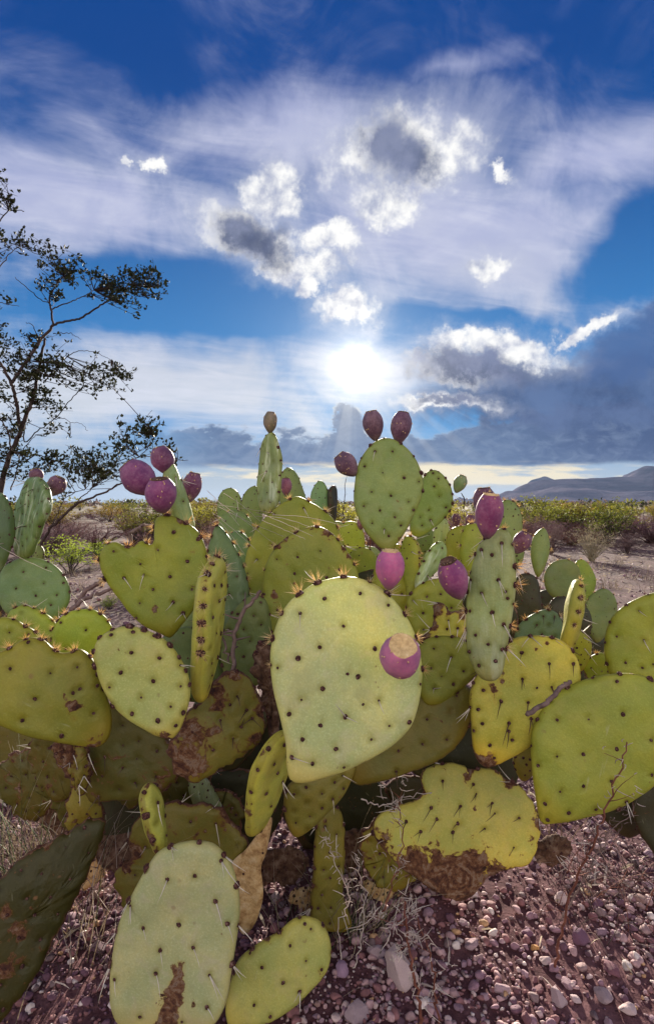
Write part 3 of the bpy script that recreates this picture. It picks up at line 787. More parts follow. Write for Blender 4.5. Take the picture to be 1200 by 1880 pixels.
# ------------------------------------------------------------------ the prickly pears
def plant(px, Y, label, group='prickly pears'):
    g = ground_at(px, Y); e = empty('prickly_pear', g, label, 'cactus', group); WM[e.name] = Matrix.Translation(g); return e

# -- blue-green plant behind at the left edge
A = plant(30, 1.45, 'blue green prickly pear by the creosote bush with two dark purple fruits at its top')
a1 = pad(A, [(-4,1075),(2,1050),(18,1033),(50,1023),(88,1030),(115,1050),(130,1080),(127,1110),(100,1138),(50,1146),(8,1120)], 1.25, 8, 6, 'bl', rim='old', singles=True, fine=True, scar=0.1, areo=[(48,1050),(88,1042),(35,1080),(84,1071),(70,1093),(108,1092),(97,1110),(120,1070)])
a2 = pad(A, [(36,1021),(29,990),(27,955),(31,925),(46,897),(60,877),(76,879),(90,905),(91,938),(78,970),(66,1002),(54,1022)], 1.25, -42, 4, 'bl', ridge=0.8, rim='old', fine=True, sp=0.026, asz=0.7, spines='dark', spn=0.3)
fruit(a2, 67, 874, 25, 26, -5, 1.31, (0.06, 0.012, 0.03)); fruit(a2, 103, 893, 33, 38, 28, 1.27, (0.06, 0.012, 0.03))
pad(A, [(-5,1048),(-26,1000),(-20,940),(-2,905),(14,915),(25,942),(29,980),(20,1012),(7,1042)], 1.22, 25, 2, 'bl', cmul=0.8, ridge=0.4, rim='old', spines='pale', spn=0.3)
pad(A, [(66,1034),(62,1015),(72,1000),(82,1012),(80,1030)], 1.5, 0, 2, 'gr', rim='old')
pad(A, [(-50,1200),(-90,1130),(-60,1060),(-10,1045),(8,1090),(0,1160),(-20,1200)], 1.35, 10, 4, 'dk', rim='old')
pad(A, [(60,1300),(-10,1250),(-20,1170),(30,1120),(100,1125),(130,1180),(110,1260)], 1.40, 0, 3, 'dk', rim='old')

# -- low plant at the left front
B = plant(120, 1.05, 'low yellow green prickly pear at the left edge with golden bristles along its wide pads')
pad(B, [(62,1230),(15,1205),(5,1160),(14,1126),(32,1113),(52,1112),(78,1124),(97,1138),(110,1158),(112,1190),(95,1222)], 1.12, -5, 3, 'lime', rim='gold', fine=True, scar=0.15, rimk=1.6, asz=1.1)
pad(B, [(20,1262),(-40,1250),(-60,1200),(-40,1160),(-12,1136),(22,1134),(48,1147),(72,1162),(90,1180),(103,1205),(90,1245)], 1.0, 12, 5, 'yg', rim='gold', fine=True, scar=0.2, rimk=1.6, spines='pale', spn=0.2, asz=1.1)
pad(B, [(152,1240),(115,1222),(98,1195),(96,1165),(104,1142),(122,1126),(145,1119),(170,1119),(192,1130),(206,1152),(208,1180),(192,1218)], 1.1, 5, 4, 'lime', rim='gold', fine=True, singles=True, areo=[(162,1155),(126,1189),(115,1142),(185,1195)], rimk=1.6, asz=1.1)
b4 = pad(B, [(182,1371),(140,1368),(100,1361),(55,1352),(15,1338),(-30,1318),(-62,1280),(-62,1235),(-35,1208),(0,1197),(22,1186),(38,1176),(58,1171),(78,1174),(94,1187),(112,1198),(130,1197),(146,1191),(163,1200),(174,1214),(184,1242),(197,1278),(205,1312),(202,1350)], 0.80, 14, 8, 'side', fine=True, singles=True, cmul=1.0,
    areo=[(21,1227),(96,1234),(145,1223),(138,1269),(69,1280),(174,1307),(46,1319),(117,1347),(53,1179),(181,1257),(150,1262),(-20,1270)], rimk=1.9, asz=1.15, scar=0.12, spots=[(135,1292,12,1.0),(140,1316,6,0.7),(175,1365,20,0.75),(110,1360,12,0.5)], spines='pale', spn=0.08)
b5 = pad(B, [(313,1356),(290,1350),(267,1338),(233,1318),(207,1294),(187,1261),(177,1230),(173,1203),(178,1180),(190,1165),(213,1153),(240,1149),(273,1158),(300,1172),(320,1192),(337,1220),(347,1248),(349,1277),(341,1313),(329,1343)], 0.74, 6, 10, 'round', fine=True, singles=True, cmul=1.0, rim='old',
    areo=[(208,1165),(247,1160),(285,1167),(311,1182),(245,1197),(295,1207),(332,1221),(226,1233),(284,1249),(333,1259),(205,1260),(263,1278),(316,1295),(247,1307),(294,1319),(325,1329),(338,1307)], rimk=1.8, asz=1.2, scar=0.1, spots=[(305,1352,16,0.8),(290,1343,8,0.5)])
pad(B, [(165,1470),(152,1430),(160,1385),(180,1330),(205,1296),(260,1325),(310,1360),(332,1400),(318,1440),(270,1464),(215,1468)], 0.96, -8, 3, 'ol', fine=True, cmul=0.55, scar=0.7, rim='old', spines='dark', spn=0.25, spots=[(180,1400,24,0.5),(300,1420,30,0.4)])  # cmul puts the shade under the wide pads into the skin
pad(B, [(148,1460),(112,1405),(92,1372),(112,1362),(150,1368),(168,1400),(162,1445)], 0.92, 15, 2, 'ol', scar=1.1, rim='old', fine=True, mat=None, spots=[(120,1380,25,0.7)])
pad(B, [(20,1462),(-50,1440),(-60,1370),(-20,1328),(40,1335),(85,1362),(108,1400),(92,1442)], 1.5, 5, 3, 'ol', cmul=0.55, rim='old', scar=0.3)  # colour lowered to paint in the shade under the plant
pad(B, [(40,1530),(-20,1510),(-30,1470),(10,1440),(60,1450),(110,1470),(120,1500),(90,1525)], 1.5, 0, 20, 'ol', rim='old', scar=0.6, cmul=0.6)  # shade painted in here too, by a lowered colour
pad(B, [(140,1560),(120,1500),(135,1440),(160,1420),(185,1450),(190,1510),(170,1560)], 1.0, 10, 3, 'ol', rim='old', scar=1.0)
pad(B, [(240,1560),(180,1540),(165,1480),(200,1440),(280,1440),(330,1470),(320,1530)], 1.12, 0, 3, 'dk', rim='old', scar=0.5)

# -- the big clump in the middle
C = plant(560, 1.15, 'largest prickly pear in the middle with magenta fruits around a broad pale pad')
c7 = pad(C, [(540,1150),(480,1120),(452,1075),(449,1037),(456,1003),(472,968),(499,938),(527,918),(547,911),(567,920),(588,932),(611,952),(624,982),(640,1030),(630,1090),(590,1130)], 1.28, 4, 5, 'yg', cmul=0.86, fine=True, singles=True, areo=[(557,933),(503,944),(472,1027),(455,1052),(458,1080),(530,1000),(575,990),(500,1000),(600,980)], rimk=1.5, scar=0.1, asz=1.15, spines='pale', spn=0.3)
pad(C, [(560,1300),(500,1260),(480,1190),(500,1130),(580,1110),(640,1150),(650,1230),(610,1290)], 1.32, 0, 3, 'dk', rim='old')
c8 = pad(C, [(560,1245),(505,1212),(486,1160),(482,1110),(482,1070),(487,1040),(503,1008),(527,986),(553,973),(573,966),(593,969),(612,981),(630,1002),(648,1030),(658,1060),(655,1120),(630,1190),(600,1230)], 1.08, -5, 7, 'yg', cmul=0.9, fine=True, singles=True, areo=[(510,1027),(548,1023),(589,1012),(542,1053),(623,1046),(541,1071),(511,1119),(493,1130),(486,1091),(600,1060),(515,1160)], rimk=1.3, scar=0.16, asz=1.2,
    spots=[(512,1005,8,.75),(525,992,8,.8),(505,1095,9,0.7),(503,1085,6,0.8),(507,1105,6,0.8),(575,972,14,.7),(600,978,14,.7),(632,1006,9,.8),(640,1020,7,.7)], spines='dark', spn=0.1)
c9 = pad(C, [(533,1432),(526,1407),(524,1365),(515,1323),(502,1270),(497,1232),(496,1198),(502,1163),(515,1128),(532,1104),(549,1090),(575,1072),(607,1062),(637,1058),(661,1062),(688,1073),(714,1093),(738,1121),(756,1150),(768,1185),(776,1225),(775,1262),(768,1298),(753,1336),(722,1368),(684,1392),(637,1414),(590,1430),(553,1438)], 0.70, 3, 10, 'centre', base=(545,1436), fine=True, singles=True,
    areo=[(595,1099),(659,1090),(710,1111),(551,1126),(629,1149),(586,1187),(547,1207),(510,1225),(636,1235),(686,1190),(591,1261),(553,1281),(693,1284),(531,1308),(632,1312),(587,1327),(679,1354),(555,1353),(615,1370),(536,1387),(573,1397),(630,1405),(749,1324),(771,1256),(664,1290),(655,1240),(712,1330)], rimk=1.9, asz=1.25, wave=0.8, spines='pale', spn=0.14)
fruit(c9, 734, 1206, 75, 84, 2, 0.662, (0.42, 0.095, 0.20), tip=46, crown='tan', label='fattest fruit with a wide tan top')
fruit(c9, 715, 1046, 53, 74, 2, 0.725, (0.36, 0.07, 0.18), tip=6, crown='pale')
c1 = pad(C, [(312,1171),(292,1162),(266,1150),(240,1128),(220,1103),(200,1077),(187,1053),(181,1030),(184,1014),(196,1000),(213,995),(229,1001),(243,1004),(254,996),(267,993),(279,1001),(285,988),(285,960),(292,948),(313,946),(337,956),(358,970),(371,987),(380,1017),(381,1050),(376,1080),(362,1110),(341,1140),(324,1161)], 0.93, -4, 8, 'heart', center=(298,1070), fine=True, singles=True,
    areo=[(215,1013),(263,1036),(232,1061),(296,1011),(322,978),(366,990),(348,1031),(317,1059),(356,1082),(323,1105),(287,1082),(262,1107),(207,1089),(254,1134),(340,1125),(269,1055)], asz=1.35, rimk=1.3, scar=0.1, cmul=1.0,
    spots=[(212,1050,6,.7),(268,1079,4,.7),(290,1123,7,.6),(358,1013,9,.7),(335,958,12,.8),(252,1000,7,.6)])
pad(C, [(355,1290),(300,1270),(285,1220),(300,1170),(350,1150),(400,1180),(410,1240),(390,1280)], 1.05, 0, 4, 'gr', cmul=0.7, rim='old')
c2 = pad(C, [(338,985),(322,968),(313,938),(304,905),(299,880),(304,862),(313,850),(322,854),(330,875),(341,903),(350,932),(357,965),(352,982)], 0.99, 38, 0, 'wax', ridge=1.2, fine=True, sp=0.03, spines='pale', spn=0.25, rim='gold', asz=0.8)
fruit(c2, 258, 880, 59, 74, -42, 0.93, (0.12, 0.016, 0.08), crown='dark'); fruit(c2, 296, 910, 57, 66, -2, 0.90, (0.15, 0.020, 0.095), tip=14); fruit(c2, 300, 846, 42, 52, -20, 0.975, (0.085, 0.012, 0.05)); fruit(c2, 352, 895, 34, 56, 12, 1.02, (0.085, 0.012, 0.05))
pad(C, dict(base=(372,1290), tip=(396,1019), w=0.10, dy=0.02), 0.80, 86, 0, 'edge', th=0.0135, fine=True, singles=True, cmul=1.05, ridge=0.1, sp=0.026, rimk=1.5, asz=1.35, spines='pale', spn=0.3, scar=0.25, name='cactus_pad')
pad(C, [(345,1255),(320,1228),(315,1180),(338,1135),(370,1102),(400,1112),(406,1180),(382,1232)], 1.12, 5, 4, 'gr', scar=0.3, spines='dark', spn=0.3, rim='old')
pad(C, [(420,1190),(392,1150),(380,1090),(378,1030),(386,992),(398,964),(417,980),(434,1008),(450,1047),(458,1090),(455,1150)], 1.12, 12, 5, 'bl', cmul=0.86, rim='gold', rimk=1.5, fine=True, ridge=0.2, spines='pale', spn=0.25)
pad(C, [(455,1265),(418,1250),(405,1200),(412,1152),(432,1116),(463,1093),(490,1105),(500,1180),(488,1240)], 1.02, 8, 5, 'gr', cmul=0.8, rim='old', fine=True)
pad(C, [(443,1125),(425,1080),(412,1030),(420,985),(440,975),(462,1000),(475,1060),(465,1115)], 1.35, -8, 3, 'bl', cmul=0.8, rimk=1.3)
c10 = pad(C, dict(base=(462,1530), tip=(520,1343), w=0.088, dy=-0.04), 0.86, 60, 0, 'edge', th=0.013, fine=True, cmul=1.05, rim='old', scar=0.3, asz=1.2, sp=0.03)
pad(C, [(545,1540),(522,1490),(530,1440),(580,1415),(650,1400),(640,1440),(600,1490)], 0.90, 15, 3, 'ol', fine=True, rim='old', scar=0.25)
c12 = pad(C, [(365,1434),(338,1431),(318,1418),(306,1385),(314,1360),(328,1345),(342,1309),(372,1285),(391,1255),(417,1231),(445,1232),(464,1253),(478,1290),(487,1327),(474,1365),(440,1390),(403,1412)], 0.84, 18, 6, 'ol', fine=True, singles=True, cmul=0.95, rim='old', scar=0.85, asz=1.1,
    areo=[(352,1340),(402,1318),(389,1371),(433,1275),(450,1300),(420,1290),(440,1330),(460,1315),(425,1350)], spines='dark', spn=0.5, spots=[(325,1400,32,1.3),(350,1335,22,.9),(395,1270,16,.9),(430,1237,12,.9),(355,1405,18,1.0),(395,1335,10,.8),(478,1300,14,.9),(465,1350,14,.8),(400,1290,14,.7)])
pad(C, [(505,1350),(487,1310),(472,1250),(466,1200),(482,1178),(498,1195),(502,1260),(515,1330)], 0.95, 30, 0, 'ol', scar=2.2, rim='old', fine=True, ridge=0.5, mat=M_BARK)
pad(C, [(640,1700),(575,1698),(574,1620),(577,1540),(580,1500),(600,1478),(626,1490),(632,1560),(630,1640)], 1.02, 20, 2, 'ol', fine=True, rim='old', cmul=0.9, scar=0.3)
pad(C, [(450,1712),(436,1690),(432,1630),(424,1590),(450,1560),(480,1520),(500,1500),(490,1560),(480,1590),(484,1640),(470,1690)], 0.96, 0, 4, 'ol', mat=M_DRYPAD, th=0.005, rim=None, fine=True, sp=0.05, label='shrivelled tan pad', wave=2.0)
pad(C, [(385,1530),(360,1490),(345,1440),(372,1424),(395,1452),(412,1500)], 1.08, 25, 0, 'wax', ridge=0.8, cmul=0.7, rim='old')
pad(C, [(450,1560),(350,1540),(330,1470),(380,1420),(460,1410),(520,1440),(510,1520)], 1.2, 0, 3, 'dk', scar=0.8, rim='old', cmul=0.7)
pad(C, [(640,1560),(560,1540),(540,1470),(590,1420),(680,1420),(720,1480),(700,1540)], 1.25, 0, 3, 'dk', scar=0.6, rim='old', cmul=0.7)

# right half of the clump
d1 = pad(C, [(712,1011),(694,1003),(672,978),(657,950),(649,920),(651,884),(657,852),(672,826),(690,809),(713,804),(736,814),(757,834),(771,860),(777,890),(772,917),(758,948),(743,978),(724,1003)], 1.08, -5, 4, 'gr', cmul=1.22, fine=True, singles=True, rim='old', asz=1.1, scar=0.2,
    areo=[(669,857),(702,869),(741,878),(768,885),(682,904),(717,911),(749,922),(668,930),(697,938),(724,950),(735,965),(683,961),(705,972),(713,984),(688,830),(720,830),(758,937)], rimk=1.4, spots=[(729,920,4,.6),(734,935,4,.6)], spines='pale', spn=0.12)
fruit(d1, 685, 782, 38, 55, -9, 1.10, (0.075, 0.030, 0.045)); fruit(d1, 735, 786, 38, 60, 10, 1.10, (0.070, 0.022, 0.045)); fruit(d1, 637, 854, 39, 50, -40, 1.10, (0.070, 0.025, 0.045))
pad(C, [(714,1180),(690,1140),(680,1080),(690,1035),(706,1009),(735,1000),(760,1040),(762,1110),(745,1165)], 1.16, -6, 4, 'yg', cmul=0.85, rim='old', scar=0.2, fine=True, sp=0.035)
d2 = pad(C, [(765,986),(752,972),(757,930),(768,892),(783,868),(797,863),(813,872),(827,893),(831,922),(820,946),(800,966),(783,979)], 1.2, -14, 5, 'gr', cmul=1.15, fine=True, singles=True, rim='old', asz=0.95, areo=[(795,870),(797,894),(806,912),(787,937),(818,932),(790,955),(772,950),(805,880),(775,965)], rimk=1.6, spines='pale', spn=0.2)
fruit(d2, 843, 889, 24, 34, 24, 1.2, (0.13, 0.18, 0.055), crown='dark', label='green unripe fruit')
pad(C, [(752,1120),(742,1070),(735,1020),(742,988),(757,985),(770,1010),(768,1060),(762,1100)], 1.14, -40, 3, 'yg', rim='gold', rimk=1.4, scar=0.2, spines='pale', spn=0.3)
pad(C, [(766,1082),(764,1060),(772,1035),(786,1010),(804,994),(815,1000),(817,1020),(808,1042),(790,1062)], 1.12, 35, 10, 'wax', ridge=1.2, rim='old', fine=True, sp=0.022, asz=0.8)
d5 = pad(C, [(848,1060),(822,1040),(818,1005),(822,978),(838,966),(858,966),(874,978),(881,1010),(872,1045)], 1.3, 0, 4, 'yg', cmul=0.95, rim='gold', asz=0.9)
fruit(d5, 837, 955, 17, 24, 0, 1.3, (0.09, 0.02, 0.04)); fruit(d5, 862, 958, 18, 26, 8, 1.3, (0.09, 0.02, 0.04))
pad(C, [(806,1040),(796,1010),(796,975),(806,955),(818,955),(823,985),(818,1020)], 1.34, 30, 3, 'wax', ridge=1.0, rim='old', asz=0.8, sp=0.025)
pad(C, [(780,1050),(765,1020),(765,985),(785,970),(800,985),(802,1020),(795,1045)], 1.4, 0, 3, 'gr', cmul=0.8, rim='old')
pad(C, [(778,1190),(752,1150),(745,1110),(764,1078),(800,1062),(832,1069),(847,1100),(845,1145),(820,1175)], 1.1, 0, 6, 'yg', cmul=0.9, fine=True, rim='old', scar=0.15, areo=[(757,1102),(782,1095),(806,1090),(775,1125),(800,1130),(825,1115),(776,1155),(808,1156)], singles=True)
pad(C, [(862,1060),(845,1035),(843,995),(853,965),(875,962),(895,985),(900,1030),(885,1055)], 1.22, 0, 3, 'yg', rim='gold', sp=0.03)
pad(C, [(815,1200),(780,1195),(771,1172),(786,1160),(795,1140),(796,1115),(803,1106),(814,1110),(826,1121),(850,1122),(862,1132),(862,1180),(845,1200)], 0.98, 0, 6, 'yel', fine=True, singles=True, rim='old', scar=0.5, cmul=1.1, center=(825,1160), spots=[(800,1118,14,1.0),(795,1150,9,1.0),(780,1170,9,.9),(820,1124,8,.8),(850,1128,12,1.0),(838,1170,8,.6)], spines='pale', spn=0.5)
pad(C, [(810,1292),(778,1290),(762,1240),(768,1190),(786,1172),(817,1167),(852,1174),(872,1200),(875,1233),(850,1262)], 0.95, -5, 8, 'yg', fine=True, singles=True, cmul=0.85, rim='old', areo=[(826,1205),(795,1190),(856,1195),(809,1240),(830,1254),(790,1225),(848,1230),(795,1262)], rimk=1.2, spines='pale', spn=0.4)
pad(C, [(652,1440),(640,1400),(690,1340),(740,1290),(790,1262),(835,1252),(866,1268),(870,1300),(858,1340),(832,1376),(795,1402),(745,1420),(700,1434)], 0.93, -6, 18, 'ol', fine=True, cmul=0.72, rim='old', scar=0.35, spines='dark', spn=0.15, sp=0.04, spots=[(800,1290,14,.6),(820,1300,12,.5)])
pad(C, [(880,1480),(800,1470),(780,1400),(820,1340),(900,1330),(950,1380),(940,1450)], 1.1, 0, 4, 'dk', rim='old', scar=0.4, cmul=0.8)
d14 = pad(C, [(900,1410),(878,1400),(867,1370),(863,1320),(861,1280),(870,1248),(890,1225),(912,1196),(935,1176),(962,1168),(995,1167),(1026,1174),(1050,1194),(1064,1225),(1062,1258),(1040,1300),(1000,1350),(960,1382),(930,1398)], 0.88, -6, 6, 'yel', fine=True, singles=True, rim='old', scar=0.28, asz=1.2, cmul=1.08,
    areo=[(955,1197),(1003,1216),(1048,1217),(955,1244),(980,1259),(1007,1258),(916,1284),(964,1285),(875,1299),(882,1324),(930,1323),(930,1338),(896,1364),(937,1355),(867,1338),(970,1315),(905,1388),(885,1265)], spines='dark', spn=0.75, spdir=(-0.15, -0.3, -1), rimk=1.5, spots=[(900,1262,26,.62),(905,1285,14,.55),(982,1190,9,.55),(950,1180,7,.5),(1000,1180,6,.8),(900,1402,20,.75),(880,1390,12,.6)])
d10 = pad(C, [(904,1249),(882,1242),(866,1213),(858,1180),(856,1140),(857,1087),(868,1032),(877,1003),(892,985),(912,972),(928,971),(939,992),(946,1030),(946,1080),(940,1128),(933,1172),(928,1207),(920,1238)], 0.79, -26, 2, 'wax', fine=True, singles=True, ridge=0.45, rim='gold', asz=1.15, cmul=0.97,
    areo=[(885,1009),(905,1018),(922,997),(866,1064),(887,1087),(917,1063),(930,1085),(865,1120),(906,1122),(933,1097),(877,1162),(856,1153),(899,1179),(926,1145),(865,1193),(883,1217),(912,1210),(923,1190)], spines='pale', spn=0.7, spdir=(0.5, -0.3, -0.9), rimk=1.2)
fruit(d10, 897, 948, 50, 84, 4, 0.76, (0.16, 0.02, 0.075), tip=6, crown='pale'); fruit(d10, 889, 925, 42, 60, -4, 0.82, (0.05, 0.008, 0.022)); fruit(d10, 833, 1064, 53, 84, -22, 0.775, (0.19, 0.03, 0.11), tip=18, crown='dark'); fruit(d10, 956, 997, 32, 43, 28, 0.86, (0.08, 0.012, 0.03))
pad(C, [(938,1010),(918,985),(912,945),(922,920),(940,920),(954,940),(958,968),(950,1000)], 1.22, 0, 4, 'gr', cmul=1.1, rim='gold', asz=0.9)
pad(C, [(985,1060),(974,1030),(974,1000),(982,980),(998,969),(1007,985),(1008,1012),(999,1040)], 1.35, -12, 4, 'gr', cmul=1.15, rim='gold', asz=0.75, sp=0.026)
pad(C, [(978,1150),(945,1140),(936,1105),(943,1065),(962,1052),(984,1062),(992,1100),(990,1135)], 1.25, 0, 3, 'dk', rim='old')
pad(C, [(942,1040),(935,1020),(940,1000),(955,995),(962,1015),(955,1038)], 1.3, 0, 3, 'gr', rim='old')
pad(C, dict(base=(1035,1195), tip=(1066,1064), w=0.075, dy=0.0), 0.96, 72, 4, 'edge', cmul=0.95, th=0.012, fine=True, sp=0.026, asz=1.0, rimk=1.4, spines='pale', spn=0.2)
pad(C, [(985,1210),(945,1195),(945,1160),(962,1137),(998,1119),(1025,1128),(1035,1160),(1025,1200)], 1.06, 0, 5, 'bl', cmul=0.9, rim='gold', spines='dark', spn=0.4, fine=True)
pad(C, [(1062,1235),(1045,1210),(1042,1180),(1055,1158),(1072,1163),(1086,1182),(1080,1212)], 1.1, 0, 5, 'yg', rim='old', spines='pale', spn=0.3)
pad(C, [(958,1435),(944,1410),(942,1392),(955,1376),(980,1370),(990,1400),(975,1430)], 0.97, 0, 4, 'ol', rim='old')
# inner, older pads that carry the rest, interior shade put into their colour
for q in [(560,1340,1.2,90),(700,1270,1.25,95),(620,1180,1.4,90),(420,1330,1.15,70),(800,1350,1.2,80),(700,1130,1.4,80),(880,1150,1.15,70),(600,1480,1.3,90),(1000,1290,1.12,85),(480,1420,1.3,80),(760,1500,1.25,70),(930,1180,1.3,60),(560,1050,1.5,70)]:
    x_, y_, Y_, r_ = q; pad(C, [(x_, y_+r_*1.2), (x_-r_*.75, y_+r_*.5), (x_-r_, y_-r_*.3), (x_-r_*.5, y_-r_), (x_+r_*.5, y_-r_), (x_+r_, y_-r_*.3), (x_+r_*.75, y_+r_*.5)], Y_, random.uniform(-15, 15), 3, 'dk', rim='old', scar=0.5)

# -- far side, on the skyline
K_ = plant(540, 1.9, 'skyline prickly pear behind the largest one, its narrow pad topped by a small fruit')
k1 = pad(K_, [(493,946),(478,928),(474,890),(475,853),(478,826),(487,803),(502,794),(511,818),(515,850),(514,885),(509,925)], 1.34, -38, 2, 'wax', cmul=0.8, ridge=1.0, fine=True, rim='old', sp=0.028, asz=0.9, spines='pale', spn=0.2)
fruit(k1, 496, 776, 26, 39, 2, 1.34, (0.10, 0.085, 0.035))
k2 = pad(K_, [(535,950),(514,925),(512,885),(520,864),(532,858),(545,869),(554,890),(561,915),(556,940)], 1.6, 20, 3, 'gr', cmul=1.0, rim='old', asz=0.9)
fruit(k2, 525, 894, 21, 33, 0, 1.52, (0.12, 0.02, 0.05))
pad(K_, [(420,985),(402,960),(399,925),(405,905),(418,896),(432,899),(442,915),(442,950),(435,978)], 1.9, 0, 3, 'gr', rim='old')
pad(K_, [(462,985),(444,955),(443,920),(453,900),(468,892),(480,905),(482,950),(475,978)], 1.8, 10, 3, 'gr', rim='old', cmul=0.9)
pad(K_, [(590,965),(572,940),(570,912),(576,893),(588,882),(600,895),(606,922),(602,948)], 1.9, -12, 3, 'bl', cmul=1.05, rim='old')
pad(K_, dict(base=(606,965), tip=(612,891), w=0.07), 1.9, 70, 0, 'dk', th=0.012, rim='old')
k7 = pad(K_, [(640,1050),(622,1020),(618,985),(628,962),(648,957),(664,970),(670,1000),(660,1035)], 1.5, 0, 4, 'yg', rim='gold', asz=0.9)
fruit(k7, 663, 962, 17, 22, 10, 1.5, (0.12, 0.03, 0.045))
pad(K_, [(428,1040),(405,1005),(400,965),(414,942),(440,938),(462,958),(466,1000),(450,1030)], 1.55, 0, 4, 'gr', rim='gold', spines='pale', spn=0.3)
pad(K_, [(665,1110),(640,1080),(632,1040),(650,1008),(682,1010),(702,1045),(700,1085)], 1.42, 0, 4, 'yg', cmul=0.85, rim='old')
for q in [(430,1060,1.8,60),(520,1010,2.0,60),(600,1020,2.0,60),(660,1060,1.9,55),(540,1110,1.9,80),(450,1130,2.0,60)]:
    x_, y_, Y_, r_ = q; pad(K_, [(x_, y_+r_*1.4), (x_-r_*.75, y_+r_*.5), (x_-r_, y_-r_*.3), (x_-r_*.5, y_-r_), (x_+r_*.5, y_-r_), (x_+r_, y_-r_*.3), (x_+r_*.75, y_+r_*.5)], Y_, random.uniform(-15, 15), 3, 'gr', rim='old', scar=0.3)

# -- right rear plant
E_ = plant(1060, 1.75, 'small dark green prickly pear with round pads on the open litter')
pad(E_, [(1030,1105),(1003,1085),(998,1055),(1013,1033),(1040,1027),(1060,1040),(1066,1065),(1056,1092)], 1.8, 0, 4, 'gr', cmul=0.85, rim='gold', asz=0.8, sp=0.032)
pad(E_, [(1070,1118),(1056,1090),(1053,1050),(1058,1030),(1072,1028),(1086,1045),(1091,1070),(1083,1100)], 1.88, 15, 4, 'lime', cmul=0.8, rim='gold', asz=0.8, sp=0.03)
pad(E_, [(1092,1180),(1075,1150),(1072,1115),(1085,1091),(1107,1080),(1126,1092),(1133,1117),(1126,1148),(1108,1172)], 1.7, -8, 4, 'gr', cmul=1.0, rim='gold', asz=0.8, sp=0.034)
pad(E_, [(1030,1150),(1008,1130),(1008,1108),(1022,1096),(1046,1098),(1056,1118),(1048,1140)], 1.7, 0, 4, 'dk', rim='old')
pad(E_, [(1072,1180),(1058,1150),(1056,1118),(1066,1108),(1080,1122),(1084,1150)], 1.66, 10, 4, 'dk', rim='old', cmul=1.2)
for q in [(1040,1150,1.9,40),(1080,1180,1.8,40),(1010,1120,1.95,35)]:
    x_, y_, Y_, r_ = q; pad(E_, [(x_, y_+r_*1.6), (x_-r_*.75, y_+r_*.5), (x_-r_, y_-r_*.3), (x_-r_*.5, y_-r_), (x_+r_*.5, y_-r_), (x_+r_, y_-r_*.3), (x_+r_*.75, y_+r_*.5)], Y_, random.uniform(-15, 15), 3, 'dk', rim='old')

# -- right front plant
F_ = plant(1180, 1.0, 'right hand prickly pear with broad smooth yellow green pads above the gravel')
pad(F_, [(1170,1275),(1125,1250),(1108,1205),(1110,1165),(1122,1132),(1150,1108),(1195,1088),(1240,1086),(1275,1110),(1290,1170),(1270,1235),(1225,1270)], 0.98, -12, 5, 'yg', fine=True, singles=True, cmul=0.93, rim='old', scar=0.12, areo=[(1168,1120),(1128,1167),(1176,1173),(1143,1214),(1193,1217),(1173,1223),(1220,1150),(1230,1200)], spines='pale', spn=0.2, rimk=1.2)
pad(F_, [(991,1507),(981,1455),(975,1405),(974,1347),(992,1307),(1020,1275),(1063,1252),(1101,1241),(1146,1236),(1184,1242),(1215,1262),(1242,1300),(1252,1350),(1240,1400),(1200,1442),(1155,1474),(1110,1492),(1052,1505),(1011,1512)], 0.84, -10, 9, 'broad', base=(1000,1509), fine=True, singles=True, scar=0.1, rim='old', asz=1.15, rimk=1.5,
    areo=[(1020,1320),(1076,1318),(1137,1308),(1129,1250),(1066,1381),(1018,1384),(1126,1371),(1188,1355),(1116,1429),(1065,1437),(1023,1447),(1191,1419),(1145,1468),(1089,1481),(1039,1486),(997,1471),(985,1402),(1002,1501)], spots=[(1104,1439,4,.7),(1053,1446,4,.6)], spines='pale', spn=0.1)
pad(F_, [(1090,1270),(1065,1245),(1072,1217),(1100,1198),(1122,1212),(1128,1250)], 1.12, 0, 4, 'yg', cmul=0.8, rim='gold', spines='pale', spn=0.3)
for q in [(1150,1420,1.08,90),(1240,1500,1.0,80),(1040,1430,1.1,60)]:
    x_, y_, Y_, r_ = q; pad(F_, [(x_, y_+r_*1.3), (x_-r_*.75, y_+r_*.5), (x_-r_, y_-r_*.3), (x_-r_*.5, y_-r_), (x_+r_*.5, y_-r_), (x_+r_, y_-r_*.3), (x_+r_*.75, y_+r_*.5)], Y_, random.uniform(-15, 15), 3, 'dk', rim='old', scar=0.4)

# -- low scarred pad on the gravel
G_ = plant(830, 1.02, 'low prickly pear with one ragged yellow pad rotted brown along its base on the gravel')
pad(G_, [(838,1655),(800,1640),(765,1615),(730,1588),(700,1556),(684,1528),(690,1500),(722,1482),(758,1470),(774,1452),(771,1424),(790,1406),(822,1400),(848,1403),(862,1412),(903,1412),(932,1431),(958,1446),(978,1476),(992,1514),(985,1553),(970,1584),(948,1590),(920,1598),(890,1620),(868,1645)], 0.99, -6, 16, 'ragged', fine=True, singles=True, rim='old', scar=0.42, asz=1.3, center=(840,1510), cmul=1.0, K=128,
    areo=[(811,1432),(867,1438),(790,1480),(843,1477),(901,1472),(949,1498),(829,1524),(887,1518),(939,1551),(771,1523),(905,1490),(838,1508),(872,1455),(745,1505),(800,1500)], spines='dark', spn=1.0, spdir=(-0.75, -0.2, -0.6),
    spots=[(820,1640,62,1.6),(870,1590,30,1.3),(760,1600,40,1.3),(905,1605,28,1.3),(700,1540,25,.8),(770,1450,14,.9),(855,1425,9,.95),(862,1412,8,.9),(930,1436,12,.8),(985,1510,9,.8),(800,1555,30,.35),(910,1412,10,.8)])
